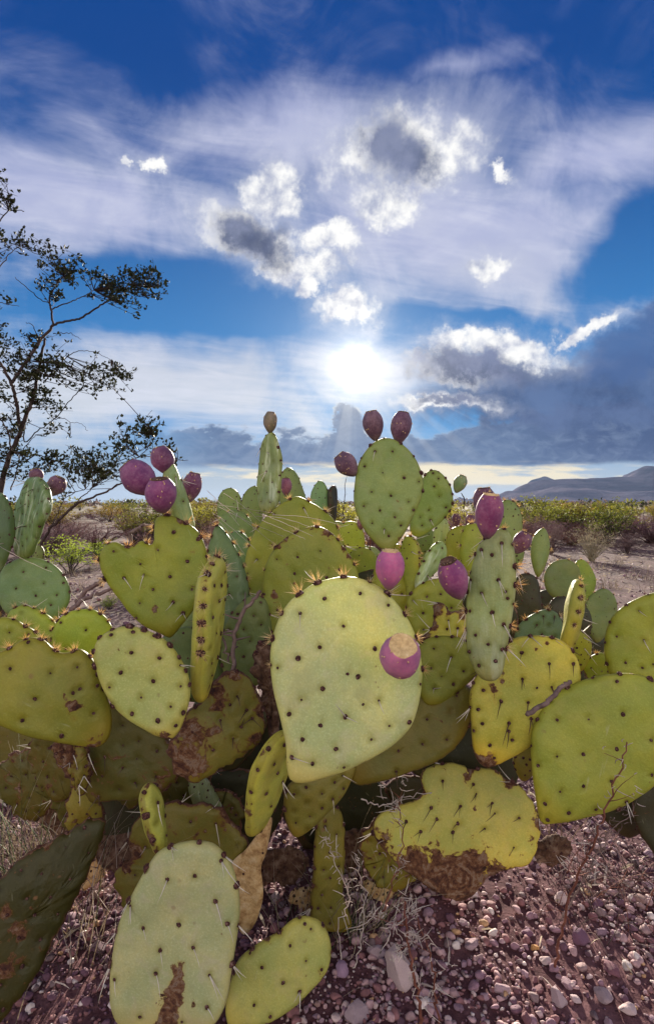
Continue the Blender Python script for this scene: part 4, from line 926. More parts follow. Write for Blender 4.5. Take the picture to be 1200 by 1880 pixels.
pad(G_, [(720,1640),(670,1600),(660,1550),(680,1505),(730,1500),(770,1540),(765,1600)], 1.06, 15, 10, 'ol', rim='old', scar=1.0, fine=True)

# -- front left plant
H_ = plant(330, 0.84, 'front prickly pear with a pale oval pad split by a dead brown strip')
pad(H_, [(330,1905),(270,1900),(222,1880),(206,1845),(203,1808),(206,1757),(220,1690),(242,1643),(268,1596),(294,1560),(330,1545),(362,1541),(394,1550),(419,1580),(434,1620),(439,1668),(434,1722),(425,1782),(416,1838),(390,1880)], 0.765, -4, 9, 'front', fine=True, singles=True, rim='old', asz=1.3, rimk=1.3, scar=0.03, cmul=0.97, K=128,
    areo=[(314,1605),(362,1601),(408,1577),(398,1650),(333,1690),(359,1731),(419,1692),(269,1696),(292,1777),(388,1781),(262,1858),(216,1790),(245,1657),(339,1865),(385,1836),(300,1735)], spines='pale', spn=0.62, spdir=(0.45, -0.3, -0.8), spots=[(334,1756,9,1.3),(331,1778,12,1.5),(326,1800,15,1.6),(320,1825,18,1.6),(313,1850,20,1.6),(308,1875,22,1.6)])
pad(H_, dict(base=(300,1568), tip=(271,1438), w=0.045, dy=0.0), 0.83, 78, 0, 'edge', th=0.0105, fine=True, rim='old', asz=1.2, scar=0.5, sp=0.028, cmul=1.05)
pad(H_, [(430,1892),(414,1860),(421,1815),(436,1765),(468,1736),(508,1712),(535,1690),(560,1681),(586,1688),(601,1711),(607,1742),(600,1776),(580,1806),(540,1846),(490,1877)], 0.85, 10, 14, 'round', fine=True, singles=True, rim='old', asz=1.1, scar=0.12, cmul=1.0,
    areo=[(531,1729),(480,1769),(518,1795),(466,1839),(558,1691),(568,1698),(559,1754),(587,1770),(495,1858),(548,1812),(459,1747)], spots=[(512,1706,10,.9),(490,1722,8,.7),(590,1780,14,.5)])
pad(H_, [(330,1720),(250,1690),(215,1630),(214,1592),(240,1578),(236,1540),(255,1500),(300,1475),(348,1472),(400,1478),(422,1502),(440,1522),(455,1552),(446,1585),(420,1650)], 0.97, 0, 6, 'ol', fine=True, rim='old', scar=0.9, cmul=0.85, spines='pale', spn=0.3, asz=1.1, spots=[(245,1560,22,.9),(415,1500,20,.6),(235,1590,14,.7)])

# -- leaning pad in the left corner, its shade darkened into the skin colour
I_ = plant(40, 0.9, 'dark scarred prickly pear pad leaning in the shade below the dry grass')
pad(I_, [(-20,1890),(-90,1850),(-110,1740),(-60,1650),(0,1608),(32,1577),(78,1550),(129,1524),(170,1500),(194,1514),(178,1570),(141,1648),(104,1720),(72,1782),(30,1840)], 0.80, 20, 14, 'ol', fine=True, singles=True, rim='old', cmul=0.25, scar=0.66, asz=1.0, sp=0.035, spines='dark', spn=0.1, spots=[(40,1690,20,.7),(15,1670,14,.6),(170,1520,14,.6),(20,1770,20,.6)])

# filler pads added to darken gaps behind the left plant, shade in their colour
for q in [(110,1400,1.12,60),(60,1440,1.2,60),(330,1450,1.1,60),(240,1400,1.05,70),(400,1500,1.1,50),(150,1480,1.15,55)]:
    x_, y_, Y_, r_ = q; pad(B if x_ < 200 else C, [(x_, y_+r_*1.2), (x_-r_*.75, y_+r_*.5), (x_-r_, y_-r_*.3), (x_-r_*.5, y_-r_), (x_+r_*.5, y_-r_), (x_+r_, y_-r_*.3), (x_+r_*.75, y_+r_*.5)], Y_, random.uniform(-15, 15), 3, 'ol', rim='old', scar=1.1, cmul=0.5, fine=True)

# dead pads that have sunk to the ground under the clump
for i, (x_, y_, Y_, r_, mt) in enumerate([(520,1590,1.12,42,M_BARK),(455,1610,1.18,38,M_BARK),(215,1560,1.08,46,M_BARK),(150,1600,1.12,40,M_DRYPAD),(640,1560,1.16,44,M_BARK),(700,1630,1.08,30,M_DRYPAD),(270,1650,1.0,34,M_BARK),(560,1650,1.1,30,M_DRYPAD),(120,1500,1.25,50,M_BARK),(760,1560,1.15,40,M_BARK),(1010,1560,1.12,34,M_BARK)]):
    pad(B if x_ < 250 else C if x_ < 800 else F_, [(x_, y_+r_*.9), (x_-r_*.75, y_+r_*.5), (x_-r_*1.1, y_-r_*.2), (x_-r_*.5, y_-r_*.7), (x_+r_*.5, y_-r_*.8), (x_+r_*1.1, y_-r_*.1), (x_+r_*.75, y_+r_*.5)], Y_, random.uniform(-25, 25), random.uniform(10, 40), 'ol', mat=mt, rim='old' if i % 2 else None, scar=1.2, wave=2.5, th=0.008, fine=True, spn=0.15, spines='dark', label='dead brown pad' if mt is M_BARK else 'dead tan pad')

# ------------------------------------------------------------------ stones and gravel
def ico(sub):
    t = (1+5**0.5)/2
    V = [Vector(v).normalized() for v in [(-1,t,0),(1,t,0),(-1,-t,0),(1,-t,0),(0,-1,t),(0,1,t),(0,-1,-t),(0,1,-t),(t,0,-1),(t,0,1),(-t,0,-1),(-t,0,1)]]
    Fc = [(0,11,5),(0,5,1),(0,1,7),(0,7,10),(0,10,11),(1,5,9),(5,11,4),(11,10,2),(10,7,6),(7,1,8),(3,9,4),(3,4,2),(3,2,6),(3,6,8),(3,8,9),(4,9,5),(2,4,11),(6,2,10),(8,6,7),(9,8,1)]
    for _ in range(sub):
        cache = {}; N = []
        def mid(a, b):
            k = (min(a, b), max(a, b))
            if k not in cache: V.append(((V[a]+V[b])/2).normalized()); cache[k] = len(V)-1
            return cache[k]
        for a, b, c in Fc:
            x, y, z = mid(a, b), mid(b, c), mid(c, a); N += [(a, x, z), (b, y, x), (c, z, y), (x, y, z)]
        Fc = N
    return V, Fc
def rock_verts(sub, seed, ang=0.5):
    V, Fc = ico(sub); rnd = random.Random(seed)
    planes = [(Vector([rnd.gauss(0, 1) for _ in range(3)]).normalized(), rnd.uniform(0.48, 0.85)) for _ in range(11)]
    out = []
    for v in V:
        p = v*1.0
        for n, d in planes:
            k = p.dot(n)
            if k > d: p = p - n*((k-d)*0.9)
        p = p*(1+0.10*mnoise.noise(v*2.2+Vector((seed, 0, 0))))
        out.append((p.x, p.y*rnd_scale(seed, 0), p.z*rnd_scale(seed, 1)))
    return np.array(out), np.array(Fc)
def rnd_scale(seed, k):
    r = random.Random(seed*7+k); return r.uniform(0.7, 1.0) if k == 0 else r.uniform(0.5, 0.8)
ROCKS = []
for s in range(9):
    V, Fc = rock_verts(2, 500+s); ROCKS.append(mesh_from('stone', V, Fc, [M_STONE], False))
for me in ROCKS:
    pass
TONES = [('maroon', (0.24, 0.11, 0.125)), ('pinkish', (0.54, 0.35, 0.36)), ('purple grey', (0.33, 0.21, 0.265)), ('pale', (0.62, 0.48, 0.48)), ('brown', (0.42, 0.26, 0.23)), ('maroon', (0.27, 0.12, 0.135)), ('mauve', (0.50, 0.33, 0.37)), ('dark', (0.15, 0.08, 0.105)), ('mauve', (0.44, 0.29, 0.34))]
TONES_BIG = [('pale', (0.60, 0.46, 0.45)), ('whitish', (0.68, 0.57, 0.58)), ('orange', (0.6, 0.32, 0.12)), ('purple', (0.24, 0.12, 0.18)), ('violet', (0.46, 0.30, 0.42)), ('maroon', (0.22, 0.095, 0.12)), ('red', (0.28, 0.12, 0.12)), ('mauve', (0.48, 0.33, 0.36)), ('pinkish', (0.56, 0.37, 0.37)), ('grey', (0.48, 0.36, 0.38)), ('brown', (0.34, 0.21, 0.19)), ('dark', (0.15, 0.08, 0.10))]
def near(px, py):
    if px < 200: return 'on the dark soil under the leaning scarred pad'
    if px < 450: return 'in the shade around the front oval pad'
    if px < 640: return 'between the curved front pad and the olive stump'
    if px < 800: return 'around the fluffy weed stalks' if py > 1640 else 'by the rotted base of the ragged pad'
    if px < 930: return 'in the open gravel below the ragged yellow pad' if py < 1740 else 'at the lower end of the diagonal twig'
    if px < 1060: return 'at the foot of the tall red weed stalk' if py < 1790 else 'right of the diagonal twig end'
    return 'under the right hand pads among dead twigs' if py < 1680 else 'in the gravel at the right edge'
def stone(px, py, size, label=None, group='stones lying in the gravel', seed=None, flat=1.0, tall=1.0):
    Y = H*F/(py-HZ)
    x = (px-600)/F*Y; r = size*0.5/F*Y; rnd = random.Random(int(px*3+py) if seed is None else seed)
    M = Matrix.Translation((x, Y, gz(x, Y)+r*0.30*tall)) @ Matrix.Rotation(rnd.uniform(0, 6.28), 4, 'Z') @ Matrix.Rotation(rnd.uniform(-.3, .3), 4, 'X') @ Matrix.Diagonal((r, r*flat, r*tall, 1))
    o = add('stone', rnd.choice(ROCKS), None, M); tn, tc = rnd.choice(TONES); 
    if label:
        w = label.split(); tc = next((c for t_, c in TONES_BIG if t_ in label), tc)
    if not label and px < 460 and tn in ('pale', 'pinkish', 'mauve'): tn, tc = rnd.choice((TONES[0], TONES[6], TONES[2]))  # lighter tones swapped at left, painting shade into the stones
    k = rnd.uniform(0.88, 1.12); o.color = (tc[0]*k, tc[1]*k, tc[2]*k, 1)
    if not label: label = '%s %s stone %s' % ('small' if size < 26 else 'fist sized' if size > 40 else 'middling', tn, near(px, py))
    return tag(o, label, 'stone', group)
BIG = [(735,1800,78,'largest pale blocky stone beside the front weed stalks',1.5),(865,1740,40,'rounded mauve stone above the diagonal twig',1),(1028,1662,36,'pale grey stone by the foot of the dark weed stalk',1),
 (1024,1848,46,'upright grey stone at the bottom edge of the gravel',1.3),(1150,1868,44,'pale knobbly stone near the bottom right corner',1),(922,1826,40,'split brown stone below the rounded mauve stone',1),(1108,1842,52,'twin lobed grey stone at the lower right',.9),
 (967,1722,34,'flat brown stone left of the purple stone by the weed stalk',.7),(1063,1735,50,'dark purple stone right of the weed stalk',.8),(1120,1792,52,'dark maroon stone near the right edge',.7),(690,1752,44,'grey stone left of the largest blocky stone',.8),
 (627,1785,34,'smooth violet stone at the tip of the curved front pad',1),(1000,1775,30,'pale brown stone in the middle of the gravel',.9),(870,1650,26,'whitish stone under the ragged yellow pad',.8),(655,1870,60,'wide grey stone at the bottom of the gravel',.6),
 (165,1706,34,'dusky red stone beside the front oval pad on its left',.9),(178,1728,44,'biggest dark stone left of the front oval pad',.6),(158,1672,28,'small maroon stone in the shade left of the oval pad',.8),(370*1+0,1600,24,None,.8),(505,1640,30,'light grey stone between the tan dried pad and the stump',1),(545,1635,34,'round purple stone beside the olive stump',1),
 (1170,1660,40,'dark brown stone at the right edge under the weeds',.7),(1095,1668,34,'purple stone between the two dead weeds',.7),(1165,1770,36,'pinkish stone near the right edge of the gravel',.9),(980,1750,22,'tiny orange stone beside the twig',.9)]
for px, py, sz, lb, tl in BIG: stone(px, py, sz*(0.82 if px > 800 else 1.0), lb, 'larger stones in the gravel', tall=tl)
rs = random.Random(77); used = [(b[0], b[1], b[2]) for b in BIG]; cnt = 0
while cnt < 274:
    px = rs.uniform(-20, 1230); py = rs.uniform(1500, 1960) if rs.random() < 0.85 else rs.uniform(1400, 1600)
    if px < 560 and rs.random() < 0.62: continue
    sz = rs.choice((12, 13, 14, 15, 16, 18, 20, 24))*(0.8+0.4*(py-1500)/400)*rs.uniform(0.85, 1.1)
    if any((px-a)**2+(py-b)**2 < ((sz+c)*0.42)**2 for a, b, c in used): continue
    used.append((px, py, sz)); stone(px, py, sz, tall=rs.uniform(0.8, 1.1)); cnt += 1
def gravel():
    rng = np.random.default_rng(3); Vs = []; Fs = []; tone = []; off = 0
    base = [rock_verts(1, 900+i) for i in range(8)]; tiny = [rock_verts(0, 950+i) for i in range(8)]
    def scatter(n, lib, rmin, rmax, xr, yr, pw=2.2, dens=None):
        nonlocal off
        for i in range(n):
            y = yr[0]+(yr[1]-yr[0])*rng.random()**1.3; x = rng.uniform(xr[0], xr[1])*(y/yr[1])**0.4
            if mnoise.noise(Vector((x*3.5, y*3.5, 5.0)))+rng.random()*0.9 < 0.08: continue
            r = rmin+(rmax-rmin)*rng.random()**pw
            V, Fc = lib[rng.integers(len(lib))]; a = rng.uniform(0, 6.283); c, s = math.cos(a), math.sin(a)
            R = np.array([[c, -s, 0], [s, c, 0], [0, 0, 1]]); tlt = rng.uniform(-.5, .5); R = R @ np.array([[1, 0, 0], [0, math.cos(tlt), -math.sin(tlt)], [0, math.sin(tlt), math.cos(tlt)]])
            Vs.append((V*r) @ R.T + np.array([x, y, gz(x, y)+r*0.35])); Fs.append(Fc+off); off += len(V); t_ = rng.random(); tone.append(np.full(len(V), t_ if x > -0.12 or t_ > 0.8 else (0.1 if t_ < 0.3 else 0.93)))  # left side gets mostly dark tones, its shade put into the colour
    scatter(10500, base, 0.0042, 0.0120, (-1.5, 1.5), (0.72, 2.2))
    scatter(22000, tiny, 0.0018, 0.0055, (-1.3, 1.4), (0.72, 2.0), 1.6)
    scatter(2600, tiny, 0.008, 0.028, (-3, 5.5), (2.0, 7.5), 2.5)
    V = np.vstack(Vs); Fc = np.vstack(Fs); T = np.concatenate(tone)
    me = bpy.data.meshes.new('gravel'); me.vertices.add(len(V)); me.vertices.foreach_set('co', V.astype(np.float32).ravel())
    me.loops.add(len(Fc)*3); me.loops.foreach_set('vertex_index', Fc.astype(np.int32).ravel())
    me.polygons.add(len(Fc)); me.polygons.foreach_set('loop_start', np.arange(0, len(Fc)*3, 3, dtype=np.int32)); me.update(calc_edges=True)
    me.materials.append(M_GRAVEL); a = me.attributes.new('tone', 'FLOAT', 'POINT'); a.data.foreach_set('value', T.astype(np.float32))
    tag(add('gravel', me, None, Matrix.Identity(4)), 'fine purplish brown gravel between the cactus pads', kind='stuff')
gravel()
def litter():
    m = Mesh(); rnd = random.Random(5)
    for i in range(8500):
        y = 1.5+9*rnd.random()**1.5 if i > 160 else rnd.uniform(0.9, 1.8); x = rnd.uniform(-0.7, 0.75)*(y+0.4)
        L = rnd.uniform(0.015, 0.06)*(1+y*0.12); a = rnd.uniform(0, 6.28); z = gz(x, y)+rnd.uniform(0.002, 0.010)
        d = Vector((math.cos(a), math.sin(a), rnd.uniform(-.05, .25)))*L
        w = rnd.uniform(0.0007, 0.0016)*(1+y*0.35); p = Vector((x, y, z)); sd = Vector((-math.sin(a), math.cos(a), 0.6))*w
        k = len(m.V); m.V += [p-sd, p+sd, p+d*0.55+sd+Vector((0, 0, L*0.06)), p+d*0.55-sd+Vector((0, 0, L*0.06)), p+d]; mi = rnd.choice((0, 0, 1, 2))
        m.F += [(k, k+1, k+2, k+3), (k+3, k+2, k+4)]; m.I += [mi, mi]
    tag(add('plant_litter', m.mesh('plant_litter', [M_STRAW, M_TWIG2, M_PALEWEED]), None, Matrix.Identity(4)), 'scattered bits of straw and broken twigs on the soil', kind='stuff')
litter()

# ------------------------------------------------------------------ distant scrub
def bush_parts(seed, hgt, wid, nstem, nleaf, leafL, leafmat, dense=1.0, spiky=False):
    rnd = random.Random(seed); st = Mesh(); lf = Mesh()
    tips = []
    for i in range(nstem):
        a = rnd.uniform(0, 6.28); sp = rnd.uniform(0.15, 1.0); top = Vector((math.cos(a)*wid*0.5*sp, math.sin(a)*wid*0.5*sp, hgt*rnd.uniform(0.65, 1.0)*(1-0.25*sp*sp)))
        pts = [Vector((rnd.gauss(0, wid*.02), rnd.gauss(0, wid*.02), 0))]
        for k in range(1, 6):
            t = k/5; q = top*t; q.z = top.z*(t**0.85); q += Vector([rnd.gauss(0, wid*0.025) for _ in range(3)])*(t); pts.append(q)
        st.tube(pts, [0.010*hgt*(1.1-k/5) + 0.0012 for k in range(6)], 3)
        for k in range(2, 6):
            for j in range(3):
                t2 = pts[k] + Vector((rnd.gauss(0, 1), rnd.gauss(0, 1), rnd.uniform(0.0, 1.3))).normalized()*hgt*rnd.uniform(0.10, 0.24)
                st.tube([pts[k], t2], [0.003*hgt, 0.001], 3); tips.append((pts[k], t2))
    for i in range(nleaf):
        a_, b_ = tips[rnd.randrange(len(tips))]; t = rnd.uniform(0.2, 1.12); p = a_.lerp(b_, t)+Vector([rnd.gauss(0, hgt*0.022) for _ in range(3)])
        d = (b_-a_).normalized()+Vector([rnd.gauss(0, .7) for _ in range(3)])
        lf.leaf(p, d, leafL*rnd.uniform(.6, 1.3), leafL*(0.45 if not spiky else 0.12)*rnd.uniform(.7, 1.2))
    return st, lf
BUSH = []
for s in range(6):
    st, lf = bush_parts(s+10, 1.0, 1.25, 20, 1500, 0.050, None); BUSH.append((st.mesh('trunk', [M_TWIG]), lf.mesh('crown', [M_LEAF])))
DRY = []
for s in range(4):
    st, lf = bush_parts(s+40, 1.0, 1.3, 34, 900, 0.07, None, spiky=True); DRY.append((st.mesh('trunk', [M_BRUSH]), lf.mesh('crown', [M_BRUSH])))
def shrub(name, lib, x, y, h, w, tint, label, cat, group, seed):
    rnd = random.Random(seed); st, lf = rnd.choice(lib)
    o = bpy.data.objects.new(name, None); COL.objects.link(o); M = Matrix.Translation((x, y, gz(x, y)-0.02)) @ Matrix.Rotation(rnd.uniform(0, 6.28), 4, 'Z') @ Matrix.Diagonal((w, w, h, 1))
    o.matrix_basis = M; WM[o.name] = M; tag(o, label, cat, group)
    for nm, me in (('trunk', st), ('crown', lf)):
        c = bpy.data.objects.new(nm, me); COL.objects.link(c); c.parent = o; c.color = (*tint, 1)
    return o
def px_shrub(px, pyb, pyt, lib, tint, label, wk=1.3, name='creosote_bush', cat='bush', group='desert bushes'):
    Y = H*F/(pyb-HZ); h = (pyb-pyt)/F*Y
    shrub(name, lib, (px-600)/F*Y, Y, h, h*wk/1.25, tint, label, cat, group, int(px))
px_shrub(130, 1052, 982, BUSH, (0.95, 1.3, 0.8), 'bright leafy green shrub low between the left cactus and the lobed pad', 1.9)
px_shrub(192, 1040, 990, BUSH, (0.9, 1.25, 0.8), 'small bright green shrub touching the lobed pad on its left', 1.5)
px_shrub(200, 1118, 1090, BUSH, (0.9, 1.25, 0.8), 'tiny green sprig on the litter below the lobed pad', 1.4)
px_shrub(1035, 985, 926, BUSH, (1.15, 1.3, 0.7), 'broad yellow green creosote bush below the low mountain', 2.4)
px_shrub(1120, 978, 925, BUSH, (1.2, 1.3, 0.7), 'yellow green creosote bush next to the right edge bare snag', 2.2)
px_shrub(985, 990, 915, BUSH, (0.9, 1.0, 0.8), 'olive creosote bush rising just right of the skyline fruits', 1.6)
px_shrub(1085, 1030, 962, DRY, (1.5, 1.7, 1.15), 'silvery sage clump on the open litter', 1.5, 'sage_bush')
px_shrub(1010, 1018, 955, DRY, (0.9, 0.8, 0.75), 'brown leafless brush left of the silvery sage clump', 1.5, 'dry_brush')
px_shrub(1150, 1015, 975, DRY, (0.75, 0.65, 0.68), 'low dark dry brush right of the silvery sage clump', 2.2, 'dry_brush')
px_shrub(320, 1075, 960, DRY, (0.85, 0.72, 0.75), 'grey tangled dry brush behind the lobed pad', 1.6, 'dry_brush')
px_shrub(245, 1000, 935, BUSH, (1.0, 1.0, 0.8), 'olive creosote bush in the gap left of the purple fruits', 1.4)
px_shrub(380, 985, 925, BUSH, (1.05, 1.1, 0.8), 'yellowish creosote bush right of the fruit cluster', 1.5)
px_shrub(640, 990, 925, BUSH, (1.2, 1.25, 0.8), 'golden green bush in the gap beside the tallest rounded pad', 1.6)
px_shrub(830, 985, 925, BUSH, (1.1, 1.1, 0.8), 'golden bush below the little unripe green fruit', 1.6)
rb = random.Random(31); nb = 0
while nb < 290:
    y = 8.0*math.exp(rb.random()**0.9*2.2); x = rb.uniform(-0.66, 0.66)*y
    px = 600+x/y*F
    if y < 10.5 and px > 900 and rb.random() < 0.8: continue
    if (410 < px < 600 or 690 < px < 815) and rb.random() < 0.8: continue
    k = rb.random(); nb += 1
    band = 'in the nearer scrub' if y < 16 else 'in the middle distance' if y < 32 else 'close to the horizon'
    side_ = 'behind the left cacti' if px < 190 else 'left of the purple fruit cluster' if px < 330 else 'behind the skyline pads' if px < 600 else 'beside the three fruited pad' if px < 820 else 'below the mountain foot' if px < 1000 else 'below the mesa by the sage clump' if px < 1130 else 'toward the right edge'
    if px < 420 and y < 26 and k < 0.72 or k < 0.55 or y < 10.5:
        shrub('dry_brush', DRY, x, y, rb.uniform(0.25, 0.62), rb.uniform(0.7, 1.3), (rb.uniform(.8, 1.15), rb.uniform(.58, .8), rb.uniform(.6, .85)), 'grey brown leafless brush %s %s' % (band, side_), 'bush', 'dry brush on the plain', nb)
    else:
        g = rb.uniform(.38, 0.9)
        shrub('creosote_bush', BUSH, x, y, rb.uniform(0.40, 1.0)*(1.18 if y > 30 else 0.92), rb.uniform(0.9, 1.7), (g*rb.uniform(.8, 1.45), g, g*.8), 'olive creosote bush %s %s' % (band, side_), 'bush', 'creosote bushes on the plain', nb)
def far_belt():
    m = Mesh(); rnd = random.Random(8)
    for i in range(1500):
        y = rnd.uniform(65, 420); x = rnd.uniform(-0.75, 0.9)*y; h = rnd.uniform(0.7, 1.5); z0 = gz(x, y)
        for j in range(26):
            p = Vector((x+rnd.gauss(0, .55), y+rnd.gauss(0, .5), z0+h*rnd.random()**0.7)); m.leaf(p, (rnd.gauss(0, 1), rnd.gauss(0, 1), rnd.uniform(0, 1)), 0.5*rnd.uniform(.6, 1.2), 0.3, mi=i % 3)
    o = add('far_scrub', m.mesh('far_scrub', [M_LEAF, M_BRUSH, M_LEAF_DK]), None, Matrix.Identity(4)); tag(o, 'belt of olive scrub along the horizon', kind='stuff')
far_belt()
# prickly pears far out on the plain
def far_pear(px, py, Y, n, seed, label):
    rnd = random.Random(seed); P = plant((px), Y, label)
    for i in range(n):
        x_ = px+rnd.uniform(-1, 1)*30*10/Y; y_ = py-rnd.uniform(0, 1)*16*10/Y; r_ = rnd.uniform(7, 10)*10/Y
        pad(P, [(x_, y_+r_*1.2), (x_-r_*.75, y_+r_*.5), (x_-r_, y_-r_*.3), (x_-r_*.5, y_-r_), (x_+r_*.5, y_-r_), (x_+r_, y_-r_*.3), (x_+r_*.75, y_+r_*.5)], Y+rnd.uniform(-.2, .2), rnd.uniform(-40, 40), 3, 'gr', rim=None, K=20, areo=[], cmul=0.95)
far_pear(1005, 965, 14.0, 14, 3, 'distant green prickly pear in front of the creosote scrub on the right')
far_pear(1075, 960, 16.0, 10, 4, 'distant prickly pear half hidden by bushes near the sage clump')

# ------------------------------------------------------------------ mountains
def mountain(name, sky, Y0, depth, label, seed, fall=1.0):
    xs_ = [p[0] for p in sky]; hs_ = [(HZ-p[1])/F*Y0 + H for p in sky]
    nx, ny = 260, 46; V = []
    for j in range(ny):
        v = j/(ny-1)
        for i in range(nx):
            px = xs_[0]+(xs_[-1]-xs_[0])*i/(nx-1); y = Y0-depth*0.75+depth*1.5*v; x = (px-600)/F*Y0
            hh = float(np.interp(px, xs_, hs_)); t = abs(y-Y0)/(depth*0.75)
            prof = (1-t)**1.1 if t < 1 else 0
            nz = mnoise.hetero_terrain(Vector((x*0.0084, y*0.0084, seed)), 0.9, 2.2, 6, 0.4)
            z = hh*prof*(1+0.28*(nz-0.8)*min(1, t*4)) + (hh*0.03*mnoise.noise(Vector((x*0.04, y*0.04, seed))))
            V.append((x, y, max(z, -0.5) if 0 < i < nx-1 else -0.5))
    Fc = [(j*nx+i, j*nx+i+1, (j+1)*nx+i+1, (j+1)*nx+i) for j in range(ny-1) for i in range(nx-1)]
    tag(add(name, mesh_from(name, V, Fc, [M_MTN]), None, Matrix.Identity(4)), label, kind='structure')
mountain('mountain', [(885,925),(905,914),(918,907),(930,900),(945,901),(962,888),(990,880),(1025,878),(1088,878),(1110,876),(1154,874),(1168,866),(1175,862),(1181,853),(1190,855),(1200,856),(1260,852),(1350,866),(1500,872),(1700,890),(1900,925)], 1300, 450, 'long hazy mesa with a small crag', 1.3)
mountain('mountain', [(815,925),(830,921),(843,912),(853,918),(866,915),(885,920),(930,922),(975,880),(997,873),(1020,880),(1060,900),(1100,925)], 1850, 350, 'faint blue peaks behind the mesa', 6.1)

# ------------------------------------------------------------------ the creosote bush at the left
def creosote():
    g = Vector((-1.62, 2.95, gz(-1.62, 2.95))); e = bpy.data.objects.new('creosote_bush', None); COL.objects.link(e); e.location = g; WM[e.name] = Matrix.Translation(g)
    tag(e, 'tall open creosote bush with dark branches against the sky behind the left cactus', 'bush', 'desert bushes')
    rnd = random.Random(12); leaves = Mesh()
    def P(px, py, d=0.0): return at(px, py, 2.95+d)
    limbs = [  # (points, r0, r1)
     ([(20,1190,0),(2,1080,0),(-2,990,0),(2,900,0),(13,850,0),(28,815,0),(38,793,0)], 13, 10),
     ([(38,793,0),(52,755,0),(63,722,.02),(70,690,.04),(76,655,.06),(84,620,.08)], 9, 5),
     ([(38,793,0),(33,752,-.05),(27,722,-.1),(21,703,-.12),(10,680,-.15),(0,665,-.15),(-14,640,-.18)], 8, 5),
     ([(21,703,-.12),(35,685,-.08),(50,662,-.05),(66,638,0),(80,618,.02),(93,605,.04),(99,596,.05)], 7, 6),
     ([(99,596,.05),(120,590,.08),(142,586,.1),(160,577,.12),(178,566,.14),(196,554,.16),(212,541,.18),(226,530,.2),(240,522,.22)], 5.5, 2.5),
     ([(99,596,.05),(96,582,.03),(94,568,0),(92,556,-.02),(92,545,-.03),(97,533,-.04),(106,520,-.05),(116,508,-.05)], 5, 2),
     ([(95,568,0),(108,562,0),(124,556,0),(142,549,.02),(160,540,.03),(172,532,.04)], 3, 1.5),
     ([(92,560,0),(75,549,-.05),(55,532,-.1),(40,520,-.1),(29,511,-.1)], 2.2, 1.2),
     ([(75,625,0),(65,608,-.05),(60,596,-.08),(48,592,-.1)], 2.2, 1.0),
     ([(99,612,.05),(115,612,.1),(128,612,.12),(140,618,.14),(149,623,.15)], 2, .8),
     ([(52,755,0),(45,790,.1),(48,812,.1),(70,790,.15),(96,773,.2),(118,748,.25),(138,724,.28),(152,712,.3)], 3.5, 2),
     ([(138,725,.28),(150,712,.3),(165,704,.32),(180,692,.33)], 2, 1),
     ([(100,770,.2),(118,768,.2),(130,776,.2),(150,778,.22),(162,792,.22)], 1.6, .8),
     ([(118,660,.1),(135,648,.15),(152,644,.2),(175,648,.22),(192,655,.24),(204,661,.25)], 2, .8),
     ([(84,700,.05),(100,680,.08),(118,660,.1)], 2.5, 1.8),
     ([(13,850,0),(20,820,-.1),(14,790,-.2),(2,770,-.2),(-12,740,-.25)], 4, 2),
     ([(-20,420,-.1),(0,405,-.1),(12,390,-.1),(28,386,-.1),(45,388,-.1)], 3, 1.5),
     ([(-20,560,-.1),(-5,500,-.1),(8,480,-.1),(22,462,-.1),(40,450,-.1)], 3, 1.2),
     ([(-20,700,-.1),(-15,620,-.1),(-20,560,-.1),(-24,480,-.1),(-20,420,-.1)], 4, 3),
     ([(-18,560,-.1),(0,555,-.1),(18,560,-.1),(34,560,-.1)], 2, 1),
     ([(-2,990,0),(-16,850,-.1),(-26,760,-.1),(-20,700,-.1)], 7, 4),
     # low arching limb with the far spray
     ([(2,1080,0),(45,1040,-.1),(72,1005,-.2),(92,972,-.25),(112,952,-.3),(134,930,-.3),(160,918,-.3),(190,905,-.3),(215,891,-.3),(232,882,-.3)], 7, 3),
     ([(134,931,-.3),(150,912,-.3),(165,900,-.28),(172,885,-.28),(170,868,-.28),(174,848,-.27)], 2.5, 1.2),
     ([(232,882,-.3),(236,865,-.3),(243,850,-.3),(258,836,-.3),(272,822,-.3)], 2.5, 1.2),
     ([(272,822,-.3),(280,805,-.3),(290,795,-.3)], 1.5, .8), ([(258,836,-.3),(290,840,-.3),(320,842,-.28),(345,846,-.28)], 1.6, .8),
     ([(92,972,-.25),(110,935,-.2),(120,915,-.2),(150,900,-.15),(165,898,-.15)], 2.5, 1),
     ([(15,860,0),(40,850,.1),(70,835,.1),(95,845,.1),(120,850,.1),(150,860,.1),(175,862,.1)], 3, 1),
     ([(20,900,0),(30,870,.05),(36,840,.08),(50,815,.1),(66,800,.1)], 3, 1.2),
    ]
    segs = []
    for pts, r0, r1 in limbs:
        c = catmull(pts, 5, False); n = len(c)
        W = [P(q[0]+rnd.gauss(0, .8), q[1]+rnd.gauss(0, .8), q[2]+rnd.gauss(0, .004)) for q in c]
        m = Mesh(); rr = [(r0+(r1-r0)*i/(n-1))*0.42*2.95/F for i in range(n)]
        m.tube(W, rr, 6); add('limb', m.mesh('limb', [M_TWIG], True), e, Matrix.Identity(4)); segs.append(W)
    allp = [w for W in segs for w in W]
